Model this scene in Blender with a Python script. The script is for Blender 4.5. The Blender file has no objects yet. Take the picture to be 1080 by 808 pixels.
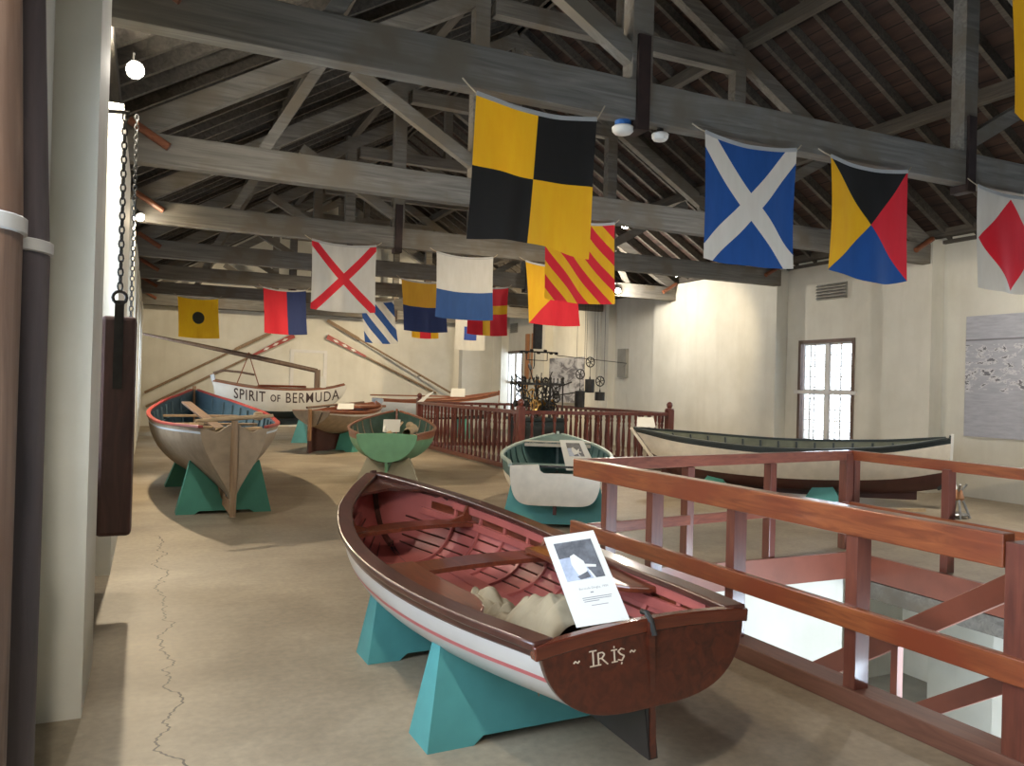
import bpy, math, random
from mathutils import Vector, Matrix
rnd = random.Random(7)
COL = bpy.context.scene.collection
PI = math.pi
def V(*a): return Vector(a)

# ------------------------------------------------------------------ materials
class NT:
    def __init__(s, name, rough=.6, metal=0, coat=0, spec=.5):
        s.m = bpy.data.materials.new(name); s.m.use_nodes = True
        s.n = s.m.node_tree.nodes; s.l = s.m.node_tree.links
        s.b = s.n['Principled BSDF']
        s.b.inputs['Roughness'].default_value = rough
        s.b.inputs['Metallic'].default_value = metal
        s.b.inputs['Coat Weight'].default_value = coat
        s.b.inputs['Coat Roughness'].default_value = .12
        s.b.inputs['Specular IOR Level'].default_value = spec
    def put(s, sock, v):
        if v is None: return
        if isinstance(v, bpy.types.NodeSocket): s.l.new(v, sock)
        elif isinstance(v, (tuple, list)) and len(v) == 3 and sock.type == 'RGBA': sock.default_value = (*v, 1)
        else: sock.default_value = v
    def math(s, op, a, b=None, c=None):
        n = s.n.new('ShaderNodeMath'); n.operation = op
        s.put(n.inputs[0], a); s.put(n.inputs[1], b); s.put(n.inputs[2], c)
        return n.outputs[0]
    def coord(s, kind='Object', scale=(1, 1, 1)):
        t = s.n.new('ShaderNodeTexCoord'); mp = s.n.new('ShaderNodeMapping')
        mp.inputs['Scale'].default_value = scale
        s.l.new(t.outputs[kind], mp.inputs[0]); return mp.outputs[0]
    def world(s, scale=(1, 1, 1)):
        t = s.n.new('ShaderNodeNewGeometry'); mp = s.n.new('ShaderNodeMapping')
        mp.inputs['Scale'].default_value = scale
        s.l.new(t.outputs['Position'], mp.inputs[0]); return mp.outputs[0]
    def noise(s, vec, scale=5, detail=4, rough=.55, dist=0):
        n = s.n.new('ShaderNodeTexNoise'); s.l.new(vec, n.inputs['Vector'])
        n.inputs['Scale'].default_value = scale; n.inputs['Detail'].default_value = detail
        n.inputs['Roughness'].default_value = rough; n.inputs['Distortion'].default_value = dist
        return n.outputs['Fac']
    def ramp(s, fac, stops):
        n = s.n.new('ShaderNodeValToRGB'); s.l.new(fac, n.inputs[0]); e = n.color_ramp.elements
        while len(e) < len(stops): e.new(.5)
        for q, (p, c) in zip(e, stops): q.position = p; q.color = (*c, 1)
        return n.outputs[0]
    def mix(s, fac, a, b, blend='MIX'):
        n = s.n.new('ShaderNodeMix'); n.data_type = 'RGBA'; n.blend_type = blend
        s.put(n.inputs[0], fac); s.put(n.inputs[6], a); s.put(n.inputs[7], b)
        return n.outputs[2]
    def sep(s, vec):
        n = s.n.new('ShaderNodeSeparateXYZ'); s.l.new(vec, n.inputs[0]); return n.outputs
    def color(s, c): s.put(s.b.inputs['Base Color'], c)
    def bump(s, fac, strength=.3, dist=.01):
        n = s.n.new('ShaderNodeBump'); n.inputs['Strength'].default_value = strength
        n.inputs['Distance'].default_value = dist
        s.l.new(fac, n.inputs['Height']); s.l.new(n.outputs[0], s.b.inputs['Normal'])

def k(c, f): return tuple(min(1, x * f) for x in c)
def paint(name, c, rough=.55, var=.12, scale=6, coat=0, metal=0):
    t = NT(name, rough, metal, coat)
    f = t.noise(t.coord(), scale, 5)
    t.color(t.ramp(f, [(.3, k(c, 1 - var)), (.7, k(c, 1 + var))])); return t.m
def wood(name, c1, c2, scale=(1, 14, 14), rough=.45, coat=0, c3=None, bump=.15):
    t = NT(name, rough, 0, coat)
    v = t.coord('Object', scale)
    f = t.noise(v, 1.6, 6, .6, 1.2)
    col = t.ramp(f, [(.3, c1), (.7, c2)])
    if c3:
        g = t.noise(t.coord('Object', (1, 1, 1)), 1.8, 3)
        col = t.mix(t.ramp(g, [(.45, (0, 0, 0)), (.65, (1, 1, 1))]), col, c3)
    t.color(col)
    if bump: t.bump(f, bump, .004)
    return t.m

M = {}
def mats():
    # concrete floor with stains and hairline crack
    t = NT('worn_concrete', .52)
    w = t.world()
    f = t.noise(w, .9, 6, .62, .4); g = t.noise(t.world((.35, 1.3, 1)), 1.3, 5, .6); h = t.noise(w, 22, 4)
    c = t.ramp(f, [(.3, (.225, .19, .14)), (.52, (.33, .285, .215)), (.75, (.42, .37, .285))])
    c = t.mix(t.ramp(g, [(.46, (0, 0, 0)), (.72, (.55, .55, .55))]), c, (.20, .172, .13))
    c = t.mix(.35, c, t.ramp(h, [(.3, (.25, .2, .14)), (.7, (.6, .5, .38))]), 'OVERLAY')
    o = t.sep(w)
    jag = t.math('MULTIPLY', t.math('SUBTRACT', t.noise(t.world((0, 1, 0)), 2.2, 4, .62), .5), .5)
    d = t.math('ABSOLUTE', t.math('SUBTRACT', t.math('SUBTRACT', o[0], .13), jag))
    cr = t.math('MULTIPLY', t.math('LESS_THAN', d, .0055), t.math('LESS_THAN', t.math('ABSOLUTE', t.math('SUBTRACT', o[1], 5.9)), 2.9))
    c = t.mix(cr, c, (.05, .04, .03))
    t.color(c); t.bump(h, .12, .004); M['floor'] = t.m
    # whitewashed plaster
    t = NT('whitewashed_plaster', .8)
    f = t.noise(t.world(), 1.1, 6, .6); g = t.noise(t.world((2.5, 2.5, .3)), 1.5, 4)
    c = t.ramp(f, [(.3, (.60, .58, .50)), (.7, (.71, .69, .61))])
    c = t.mix(t.ramp(g, [(.5, (0, 0, 0)), (.8, (.4, .4, .4))]), c, (.52, .49, .41))
    t.color(c); t.bump(t.noise(t.world(), 14, 5), .15, .01); M['plaster'] = t.m
    t = NT('shaded_plaster', .8)  # plaster tone darkened for the unlit side of the corner pier
    f = t.noise(t.world(), 1.1, 6, .6)
    t.color(t.ramp(f, [(.3, (.45, .45, .42)), (.7, (.53, .53, .50))])); M['plaster_shaded'] = t.m
    # aged roof timber
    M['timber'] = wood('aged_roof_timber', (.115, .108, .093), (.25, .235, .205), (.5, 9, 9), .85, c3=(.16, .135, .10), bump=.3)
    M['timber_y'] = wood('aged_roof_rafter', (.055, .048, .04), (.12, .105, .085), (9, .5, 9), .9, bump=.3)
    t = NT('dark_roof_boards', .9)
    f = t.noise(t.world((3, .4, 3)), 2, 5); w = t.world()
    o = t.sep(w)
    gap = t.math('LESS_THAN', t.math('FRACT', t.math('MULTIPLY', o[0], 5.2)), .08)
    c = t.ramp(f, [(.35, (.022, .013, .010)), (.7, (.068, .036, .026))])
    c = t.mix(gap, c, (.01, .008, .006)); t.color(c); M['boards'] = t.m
    M['post'] = wood('varnished_rail_wood', (.095, .028, .020), (.19, .058, .035), (12, 12, 1.2), .33, .5, c3=(.13, .034, .022))
    M['rail_y'] = wood('varnished_rail_wood_long', (.15, .036, .014), (.33, .10, .033), (14, 1.2, 14), .33, .5, c3=(.20, .042, .016))
    M['rail_x'] = wood('varnished_rail_wood_cross', (.15, .042, .028), (.27, .085, .05), (1.2, 14, 14), .33, .5)
    M['rail_top'] = paint('worn_rail_top', (.23, .15, .12), .5, .25, 9)
    M['sill'] = wood('scuffed_sill', (.11, .045, .03), (.20, .088, .058), (12, 1.0, 12), .5)
    M['fascia'] = paint('red_brown_fascia', (.22, .065, .038), .42, .15, 3, .2)
    M['baluster'] = wood('dark_red_baluster_wood', (.075, .016, .012), (.15, .036, .022), (9, 9, 1.5), .35, .4)
    M['teal'] = paint('teal_stand_paint', (.075, .285, .28), .6, .1, 4)
    M['tealgreen'] = paint('green_stand_paint', (.07, .30, .235), .6, .1, 4)
    M['beigestand'] = paint('grey_beige_stand_paint', (.33, .31, .24), .7, .1, 4)
    M['mahog'] = wood('varnished_mahogany', (.035, .010, .006), (.105, .024, .011), (1.5, 12, 12), .28, .7, c3=(.075, .016, .008), bump=.06)
    M['mahog_top'] = wood('gunwale_mahogany', (.035, .012, .009), (.085, .03, .02), (1.5, 12, 12), .34, .3, bump=.06)
    M['mahog_red'] = wood('bright_mahogany', (.085, .02, .010), (.19, .045, .017), (1.5, 12, 12), .28, .6, bump=.06)
    M['mahog_cap'] = wood('red_mahogany_cap', (.07, .016, .009), (.15, .035, .015), (12, 1.5, 12), .25, .7, bump=.06)
    M['pinkpaint'] = paint('rose_pink_interior_paint', (.36, .095, .08), .5, .12, 5)
    M['pinkline'] = paint('rose_pink_line_paint', (.47, .11, .11), .45, .06, 5)
    M['hullgrey'] = paint('off_white_hull_paint', (.50, .47, .43), .35, .05, 3, .3)
    M['black'] = paint('black_bottom_paint', (.015, .012, .012), .35, .2, 5)
    M['tanhull'] = paint('bare_grey_tan_hull', (.30, .235, .165), .75, .18, 7)
    M['redpaint'] = paint('red_gunwale_paint', (.33, .045, .035), .45, .12, 6)
    M['bluein'] = paint('dusty_blue_interior_paint', (.042, .082, .11), .6, .25, 5)
    M['rawwood'] = wood('raw_pale_wood', (.36, .25, .14), (.52, .39, .24), (1, 10, 10), .7)
    M['rawwood2'] = wood('old_rudder_wood', (.24, .12, .055), (.38, .22, .11), (10, 10, 1), .6)
    M['white'] = paint('white_paint', (.66, .65, .60), .4, .05, 4)
    M['creampaint'] = paint('worn_cream_paint', (.60, .545, .45), .5, .09, 7)
    M['bluewhite'] = paint('pale_blue_white_paint', (.52, .57, .62), .5, .06, 4)
    M['darkblue'] = paint('dark_blue_green_bottom', (.018, .03, .032), .4, .2, 4)
    M['greenhull'] = paint('sea_green_transom_paint', (.12, .29, .17), .5, .12, 5)
    M['greenin'] = paint('dark_green_interior', (.035, .075, .055), .6, .3, 6)
    M['tealin'] = paint('dull_teal_interior', (.055, .115, .112), .55, .3, 6)
    M['darkred'] = paint('dark_red_bottom', (.062, .018, .014), .5, .2, 4)
    M['blackgreen'] = paint('black_green_gunwale', (.025, .033, .033), .4, .2, 5)
    M['deckbrown'] = wood('brown_deck', (.16, .05, .025), (.30, .11, .05), (1, 10, 10), .4, .4)
    M['spar'] = wood('old_spar_wood', (.10, .065, .045), (.19, .13, .09), (10, 10, 1), .6)
    M['oar'] = wood('long_oar_wood', (.20, .13, .075), (.33, .23, .14), (10, 10, 1), .6)
    M['mast'] = wood('mast_wood', (.075, .045, .033), (.24, .16, .115), (14, 14, .9), .6, c3=(.15, .085, .055))
    M['mast2'] = wood('dark_mast_wood', (.035, .027, .030), (.075, .058, .062), (9, 9, .7), .6)
    M['slab'] = wood('dark_hanging_timber', (.035, .012, .010), (.085, .032, .024), (8, 8, 1), .5, .2)
    M['iron'] = paint('dark_iron', (.035, .034, .032), .5, .3, 9, metal=.6)
    M['galv'] = paint('galvanised_steel', (.30, .30, .29), .45, .2, 20, metal=.8)
    M['strapwood'] = paint('rusty_strap', (.028, .014, .011), .7, .3, 9)
    M['brass'] = paint('brass', (.65, .38, .12), .3, .1, 9, metal=1)
    M['rope'] = paint('pale_rope', (.45, .38, .27), .9, .15, 30)
    M['canvas'] = paint('beige_canvas', (.27, .215, .135), .9, .18, 5)
    M['darkletter'] = paint('dark_letter_paint', (.05, .03, .028), .5, .1, 8)
    M['gilt'] = paint('pale_gilt_paint', (.62, .52, .40), .4, .1, 30)
    M['photo_dark'] = paint('photo_dark_tone', (.085, .09, .105), .6, .5, 22)
    M['photo_mid'] = paint('photo_mid_tone', (.36, .41, .52), .6, .2, 25)
    M['palerim'] = paint('worn_pale_teal_rim', (.30, .37, .34), .5, .15, 8)
    M['card'] = paint('white_card', (.60, .60, .56), .7, .02, 3)
    M['ink'] = paint('grey_ink', (.20, .20, .22), .8, .1, 30)
    M['frame'] = paint('brown_window_frame', (.13, .085, .065), .6, .2, 8)
    M['whiteframe'] = paint('white_frame_paint', (.66, .65, .63), .5, .05, 5)
    M['blueplastic'] = paint('blue_plastic', (.03, .14, .42), .4, .05, 5)
    M['strap'] = paint('white_strap', (.42, .42, .41), .6, .05, 6)
    M['olivein'] = paint('olive_grey_interior', (.13, .14, .10), .6, .2, 6)
    M['greyslot'] = paint('grey_slot_panel', (.30, .29, .25), .7, .1, 5)
    M['orangepipe'] = paint('orange_brown_batten', (.40, .19, .09), .6, .1, 5)
    M['floorlow'] = paint('lower_floor', (.38, .36, .32), .7, .15, 2)
    for nm, e in (('bulb', 90), ('bulb_small', 25)):
        m = bpy.data.materials.new(nm); m.use_nodes = True; b = m.node_tree.nodes['Principled BSDF']
        b.inputs['Emission Color'].default_value = (1, .93, .80, 1); b.inputs['Emission Strength'].default_value = e
        M[nm] = m
    # halftone photographs
    def photo(name, scale, lo, hi, horizon=None):
        t = NT(name, .6)
        uv = t.coord('Generated')
        f = t.noise(uv, scale, 6, .65, .6)
        c = t.ramp(f, [(.42, lo), (.5, k(hi, .8)), (.62, hi)])
        t.color(c); M[name] = t.m
    photo('harbour_photo', 6, (.12, .12, .14), (.45, .46, .50))
    photo('small_photo', 4, (.07, .075, .09), (.42, .47, .58))
    # harbour mural: pale sky and water with a belt of dark boats between them
    t = NT('harbour_mural', .75)
    o = t.sep(t.coord('Generated'))
    uv = t.coord('Object', (1, 1, 1)); n1 = t.noise(t.coord('Object', (1, 3.2, 6.5)), 1.9, 5, .62, .3); n2 = t.noise(t.coord('Object', (1, 1, 6)), 4, 4)
    belt = t.math('LESS_THAN', t.math('ABSOLUTE', t.math('SUBTRACT', o[2], .56)), .2)
    c = t.ramp(n2, [(.3, (.36, .37, .42)), (.7, (.47, .48, .53))])
    c = t.mix(t.math('MULTIPLY', belt, t.math('GREATER_THAN', n1, .53)), c, (.60, .60, .62))
    c = t.mix(t.math('MULTIPLY', belt, t.math('GREATER_THAN', n1, .60)), c, (.16, .16, .18))
    c = t.mix(t.math('LESS_THAN', t.math('ABSOLUTE', t.math('SUBTRACT', o[2], .80)), .007), c, (.2, .2, .22))
    t.color(c); M['mural'] = t.m

# ------------------------------------------------------------------ mesh building
class MB:
    def __init__(s): s.v = []; s.f = []; s.m = []; s.uv = None
    def add(s, vs, fs, mi=0):
        o = len(s.v); s.v += [tuple(p) for p in vs]
        for f in fs: s.f.append([i + o for i in f]); s.m.append(mi)
        return s
    def hexa(s, c, mi=0):   # 8 corners: bottom 4 then top 4
        return s.add(c, [(3, 2, 1, 0), (4, 5, 6, 7), (0, 1, 5, 4), (1, 2, 6, 5), (2, 3, 7, 6), (3, 0, 4, 7)], mi)
    def box(s, x0, x1, y0, y1, z0, z1, mi=0):
        return s.hexa([(x0, y0, z0), (x1, y0, z0), (x1, y1, z0), (x0, y1, z0), (x0, y0, z1), (x1, y0, z1), (x1, y1, z1), (x0, y1, z1)], mi)
    def beam(s, a, b, w, h, side=None, mi=0):   # bar from a to b, w along side vector, h across
        a, b = Vector(a), Vector(b); d = (b - a).normalized()
        sd = Vector(side) if side else d.cross(V(0, 0, 1))
        if sd.length < 1e-4: sd = V(1, 0, 0)
        sd = (sd - d * sd.dot(d)).normalized(); up = sd.cross(d).normalized()
        x, y = sd * w / 2, up * h / 2
        c = [a - x - y, a + x - y, b + x - y, b - x - y, a - x + y, a + x + y, b + x + y, b - x + y]
        return s.hexa(c, mi)
    def tube(s, pts, r, n=8, mi=0, closed=False):
        pts = [Vector(p) for p in pts]; N = len(pts)
        rs = r if isinstance(r, (list, tuple)) else [r] * N
        vs = []; ref = None
        for i, p in enumerate(pts):
            t = (pts[(i + 1) % N] - pts[i - 1]) if closed else (pts[min(i + 1, N - 1)] - pts[max(i - 1, 0)])
            t.normalize()
            if ref is None: ref = t.orthogonal().normalized()
            ref = (ref - t * ref.dot(t)).normalized(); bi = t.cross(ref)
            for j in range(n):
                a = 2 * PI * j / n; vs.append(p + (ref * math.cos(a) + bi * math.sin(a)) * rs[i])
        fs = []
        for i in range(N if closed else N - 1):
            i2 = (i + 1) % N
            for j in range(n):
                j2 = (j + 1) % n; fs.append((i * n + j, i * n + j2, i2 * n + j2, i2 * n + j))
        if not closed: fs += [tuple(range(n))[::-1], tuple(range((N - 1) * n, N * n))]
        return s.add(vs, fs, mi)
    def lathe(s, prof, c=(0, 0, 0), n=16, mi=0, axis=None):
        vs = []; R = Matrix.Identity(3)
        if axis: R = V(0, 0, 1).rotation_difference(Vector(axis)).to_matrix()
        for r, z in prof:
            for j in range(n):
                a = 2 * PI * j / n; vs.append(Vector(c) + R @ V(r * math.cos(a), r * math.sin(a), z))
        fs = [(i * n + j, i * n + (j + 1) % n, (i + 1) * n + (j + 1) % n, (i + 1) * n + j) for i in range(len(prof) - 1) for j in range(n)]
        fs += [tuple(range(n))[::-1], tuple(range((len(prof) - 1) * n, len(prof) * n))]
        return s.add(vs, fs, mi)
    def sweep(s, pts, B, w, t, mi=0, flip=1, off=0):   # rectangular section, w along B, t along T x B
        pts = [Vector(p) for p in pts]; N = len(pts); vs = []
        ws = w if isinstance(w, (list, tuple)) else [w] * N
        for i, p in enumerate(pts):
            T = (pts[min(i + 1, N - 1)] - pts[max(i - 1, 0)]).normalized()
            b = (B[i] if isinstance(B, list) else Vector(B)); nn = T.cross(b).normalized() * flip
            b = nn.cross(T).normalized()
            p = p + nn * off; h = b * ws[i] / 2
            vs += [p - h, p + h, p + h + nn * t, p - h + nn * t]
        fs = [(i * 4 + j, i * 4 + (j + 1) % 4, i * 4 + 4 + (j + 1) % 4, i * 4 + 4 + j) for i in range(N - 1) for j in range(4)]
        fs += [(3, 2, 1, 0), tuple((N - 1) * 4 + j for j in range(4))]
        return s.add(vs, fs, mi)
    def prism(s, poly, d, mi=0):    # closed 3-D polygon extruded by vector d
        n = len(poly); d = Vector(d); a = [Vector(p) for p in poly]
        vs = a + [p + d for p in a]
        fs = [tuple(range(n))[::-1], tuple(range(n, 2 * n))] + [(i, (i + 1) % n, n + (i + 1) % n, n + i) for i in range(n)]
        return s.add(vs, fs, mi)
    def build(s, name, mat, parent=None, smooth=None, bevel=0, uv=None, loc=None):
        me = bpy.data.meshes.new(name); me.from_pydata(s.v, [], s.f)
        for m in (mat if isinstance(mat, list) else [mat]): me.materials.append(M[m] if isinstance(m, str) else m)
        for p, mi in zip(me.polygons, s.m): p.material_index = mi
        me.update()
        import bmesh
        bm = bmesh.new(); bm.from_mesh(me); bmesh.ops.recalc_face_normals(bm, faces=bm.faces); bm.to_mesh(me); bm.free()
        if uv:
            l = me.uv_layers.new(name='UVMap')
            for lp in me.loops: l.data[lp.index].uv = uv[lp.vertex_index]
        if smooth is not None:
            me.shade_smooth(); me.set_sharp_from_angle(angle=math.radians(smooth))
        o = bpy.data.objects.new(name, me); COL.objects.link(o)
        if parent: o.parent = parent
        if loc: o.location = loc
        if bevel:
            b = o.modifiers.new('bevel', 'BEVEL'); b.width = bevel; b.segments = 2; b.limit_method = 'ANGLE'
        return o

def tag(o, label=None, cat=None, group=None, kind=None):
    if label: o['label'] = label
    if cat: o['category'] = cat
    if group: o['group'] = group
    if kind: o['kind'] = kind
    return o
def thing(name, label, cat, loc=(0, 0, 0), rz=0, group=None, ry=0):
    o = bpy.data.objects.new(name, None); COL.objects.link(o); o.empty_display_size = .1
    o.location = loc; o.rotation_euler = (0, ry, rz)
    return tag(o, label, cat, group)
def structure(o): o['kind'] = 'structure'; return o
def children(o): return [c for c in bpy.data.objects if c.parent == o]
def dup(o, parent=None, loc=None, rz=None, label=None, group=None):
    kids = children(o)
    c = o.copy(); COL.objects.link(c)
    if parent: c.parent = parent
    if loc is not None: c.location = loc
    if rz is not None: c.rotation_euler[2] = rz
    if label: c['label'] = label
    if group: c['group'] = group
    for ch in kids: dup(ch, c)
    return c

def table(tb):     # smooth interpolation through (s, value) pairs
    def f(x):
        if x <= tb[0][0]: return tb[0][1]
        for i in range(len(tb) - 1):
            if x <= tb[i + 1][0]:
                x0, y0 = tb[i]; x1, y1 = tb[i + 1]
                def sl(j):
                    if j <= 0 or j >= len(tb) - 1:
                        a, b = (0, 1) if j <= 0 else (len(tb) - 2, len(tb) - 1)
                    else: a, b = j - 1, j + 1
                    return (tb[b][1] - tb[a][1]) / (tb[b][0] - tb[a][0])
                h = x1 - x0; t = (x - x0) / h; m0, m1 = sl(i) * h, sl(i + 1) * h
                return (2*t**3-3*t**2+1)*y0 + (t**3-2*t**2+t)*m0 + (-2*t**3+3*t**2)*y1 + (t**3-t**2)*m1
        return tb[-1][1]
    return f

# ------------------------------------------------------------------ boats
class Hull:
    """local axes: x from stern (0) to bow (L), y to port, z up from the floor"""
    def __init__(s, L, hb, zs, zk, p=((0, .8), (1, 1.1)), q=((0, 1), (1, 1)), rake=.25, srake=0, t=.022):
        s.L = L; s.hb = table(hb); s.zs = table(zs); s.zk = table(zk); s.p = table(p); s.q = table(q)
        s.rake = rake; s.srake = srake; s.t = t
    def yz(s, u, v):
        a = v * PI / 2; hb = max(.004, s.hb(u)); p = max(.3, s.p(u)); q = max(.3, s.q(u))
        zk, zs = s.zk(u), s.zs(u)
        return hb * math.sin(a) ** p, zk + (zs - zk) * (1 - math.cos(a)) ** q
    def pt(s, u, v, side=1, off=0.):
        y, z = s.yz(u, v)
        if off:
            y2, z2 = s.yz(u, max(0, v - .03)); y3, z3 = s.yz(u, min(1, v + .03))
            ty, tz = y3 - y2, z3 - z2; l = math.hypot(ty, tz) or 1
            y, z = max(.002, y - off * tz / l), z + off * ty / l
        x = s.L * u - s.rake * u ** 7 * (1 - v) ** 2 + s.srake * (1 - u) ** 8 * (s.zs(0) - z)
        return V(x, side * y, z)
    def at_z(s, u, z):   # inner half breadth at a height
        lo, hi = 0, 1
        for _ in range(24):
            m = (lo + hi) / 2
            if s.yz(u, m)[1] < z: lo = m
            else: hi = m
        return s.yz(u, lo)[0]
    def z_at(s, u, y):   # outer bottom height at a half breadth
        lo, hi = 0, 1
        for _ in range(24):
            m = (lo + hi) / 2
            if s.yz(u, m)[0] < abs(y): lo = m
            else: hi = m
        return s.yz(u, lo)[1]
    def shell(s, name, parent, bands, inner, nu=34, u1=1.):
        """bands: list of (v_limit, material) from keel to sheer, then the inner material"""
        vs = sorted(set([i / 18 for i in range(19)] + [b[0] for b in bands]))
        mats_ = [b[1] for b in bands] + [inner]; mb = MB()
        for side in (1, -1):
            for off in (0, s.t):
                g = [[s.pt(u1 * i / nu, v, side, off) for v in vs] for i in range(nu + 1)]
                n = len(vs); fl = [p for r in g for p in r]; o = len(mb.v); mb.v += [tuple(p) for p in fl]
                for i in range(nu):
                    for j in range(n - 1):
                        mi = len(bands)
                        if not off:
                            vm = (vs[j] + vs[j + 1]) / 2; mi = next(q for q, b in enumerate(bands) if vm <= b[0] + 1e-6)
                        mb.f.append([o + i*n + j, o + i*n + j + 1, o + (i+1)*n + j + 1, o + (i+1)*n + j]); mb.m.append(mi)
                if off:      # rim
                    for i in range(nu):
                        a = o0 + i*n + n - 1; b = o + i*n + n - 1
                        mb.f.append([a, b, b + n, a + n]); mb.m.append(len(bands))
                o0 = o
        me = bpy.data.meshes.new(name); me.from_pydata(mb.v, [], mb.f)
        for m in mats_: me.materials.append(M[m])
        for p_, mi in zip(me.polygons, mb.m): p_.material_index = mi
        me.update(); me.shade_smooth(); me.set_sharp_from_angle(angle=math.radians(50))
        o = bpy.data.objects.new(name, me); COL.objects.link(o); o.parent = parent
        return o
    def rim(s, v=1., side=1, off=0., a=0., b=1., n=30, dz=0.):
        return [s.pt(a + (b - a) * i / n, v, side, off) + V(0, 0, dz) for i in range(n + 1)]
    def gunwale(s, name, parent, mat, w=.05, h=.04, b=1., off=0., dz=0., v=1., cap=0):
        for side in (1, -1):
            pts = s.rim(v, side, off, 0, b, 34, dz)
            mb = MB(); mb.sweep(pts, (0, 0, 1), h, w, flip=-side, off=-w * .55)
            mb.build(name, mat, parent, 40, .006)
    def transom(s, parent, mat, t=.03, crown=.02, notch=None, mats_=None, name='transom', out=.012, fr=.0):
        vs = [i / 16 for i in range(17)]
        def P(v, side):
            p = s.pt(0, v, side); return V(p.x, p.y + side * .004, p.z)
        poly = [P(v, 1) for v in vs[1:]]
        yb = poly[-1].y; top = []
        n = 24
        for i in range(n + 1):
            y = yb * (1 - 2 * i / n); z = s.zs(0) + crown * (1 - (y / yb) ** 2) + fr
            if notch: z += notch(y)
            top.append(V(0 + s.srake * (s.zs(0) - z), y, z))
        poly = poly[:-1] + top + [P(v, -1) for v in vs[1:-1]][::-1] + [s.pt(0, 0, 1)]
        return MB().prism([p + V(-out, 0, 0) for p in poly], (t, 0, 0)).build(name, mat, parent, None, .004)
    def ribs(s, us, parent, mat, w=.022, t=.014, v0=.02, v1=.97):
        for u in us:
            mb = MB()
            for side in (1, -1):
                pts = [s.pt(u, v0 + (v1 - v0) * i / 12, side, s.t) for i in range(13)]
                mb.sweep(pts, (1, 0, 0), w, t, flip=-side)
            mb.build('rib', mat, parent)
    def thwart(s, u, z, w, parent, mat, t=.025, name='thwart', bow=0.):
        x = s.L * u; u2 = (x + w) / s.L
        a = max(.01, s.at_z(u, z) - s.t); b = max(.01, s.at_z(u2, z) - s.t)
        mb = MB(); n = 10
        for i in range(n):
            f0, f1 = -1 + 2*i/n, -1 + 2*(i+1)/n
            d0, d1 = bow*(1-f0*f0), bow*(1-f1*f1)
            mb.hexa([(x, a*f0, z+d0), (x+w, b*f0, z+d0), (x+w, b*f1, z+d1), (x, a*f1, z+d1)] + [(x, a*f0, z+t+d0), (x+w, b*f0, z+t+d0), (x+w, b*f1, z+t+d1), (x, a*f1, z+t+d1)])
        return mb.build(name, mat, parent)
    def keel(s, parent, mat, zb, w=.035, u0=0., u1=.9, name='keel', top=.02):
        n = 26; poly = [s.pt(u0 + (u1-u0)*i/n, 0, 1) * 1 for i in range(n + 1)]
        up = [V(p.x, -w/2, p.z + top) for p in poly]
        f = zb if callable(zb) else (lambda x: zb)
        lo = [V(p.x, -w/2, min(f(p.x / s.L), p.z + .005)) for p in poly]
        mb = MB()
        for i in range(n):
            a, b, c, d = lo[i], lo[i+1], up[i+1], up[i]; W = V(0, w, 0)
            mb.hexa([a, b, b + W, a + W, d, c, c + W, d + W])
        return mb.build(name, mat, parent)
    def stem(s, parent, mat, w=.035, t=.05, rise=.04, name='stem'):
        pts = [s.pt(1, v / 12, 1) for v in range(13)]
        pts = [V(p.x, 0, p.z) for p in pts]; pts.append(pts[-1] + V(.005, 0, rise))
        return MB().sweep(pts, (0, 1, 0), w, t, flip=1, off=-t * .35).build(name, mat, parent, 40, .004)

def trestle(name, h, root, u, wb, wt, mat, label, group=None, depth=.34, keelz=None, zmax=.6, thick=.02):
    """closed cradle of two leaning boards, tops cut to the hull"""
    x = h.L * u
    W = root.matrix_basis
    loc = W @ V(x, 0, 0); rz = root.rotation_euler[2]
    t = thing(name, label, 'boat stand', (loc.x, loc.y, 0), rz, group)
    z0 = root.location.z
    for sgn in (-1, 1):
        def top(y):
            uu = (x + sgn * .03) / h.L
            z = h.z_at(uu, y) - .012
            if keelz is not None and abs(y) < .045: z = min(z, keelz - .012)
            return min(z + z0, zmax)
        ys = [wt * (1 - 2 * i / 20) for i in range(21)]
        prof = [(wb, 0), (ys[0], top(ys[0]))] + [(y, top(y)) for y in ys[1:-1]] + [(ys[-1], top(ys[-1])), (-wb, 0)]
        f = wb * .62
        prof += [(-f, 0), (-f + .05, .035), (f - .05, .035), (f, 0)]
        # lean: x offset grows towards the floor
        def P(y, z, dx): return V(sgn * (.02 + (depth / 2 - .02) * (1 - z / zmax)) + dx, y, z)
        a = [P(y, z, 0) for y, z in prof]
        MB().prism(a, (sgn * thick, 0, 0)).build('panel', mat, t)
    for sy in (1, -1):
        y0_, y1_ = sy * wb, sy * wt; zt_ = min(h.z_at(u, wt) + z0 - .02, zmax)
        xt = .02 + (depth / 2 - .02) * (1 - zt_ / zmax) + .012; xb = depth / 2 + .012
        MB().prism([V(-xb, y0_, 0), V(xb, y0_, 0), V(xt, y1_, zt_), V(-xt, y1_, zt_)], (0, -sy * .018, 0)).build('end_panel', mat, t)
    zc = min(h.z_at(u, wt * .5) + z0 - .03, zmax - .03)
    MB().box(-.03, .03, -wt * .8, wt * .8, .05, min(.12, zc)).build('spreader', mat, t)
    return t

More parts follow.
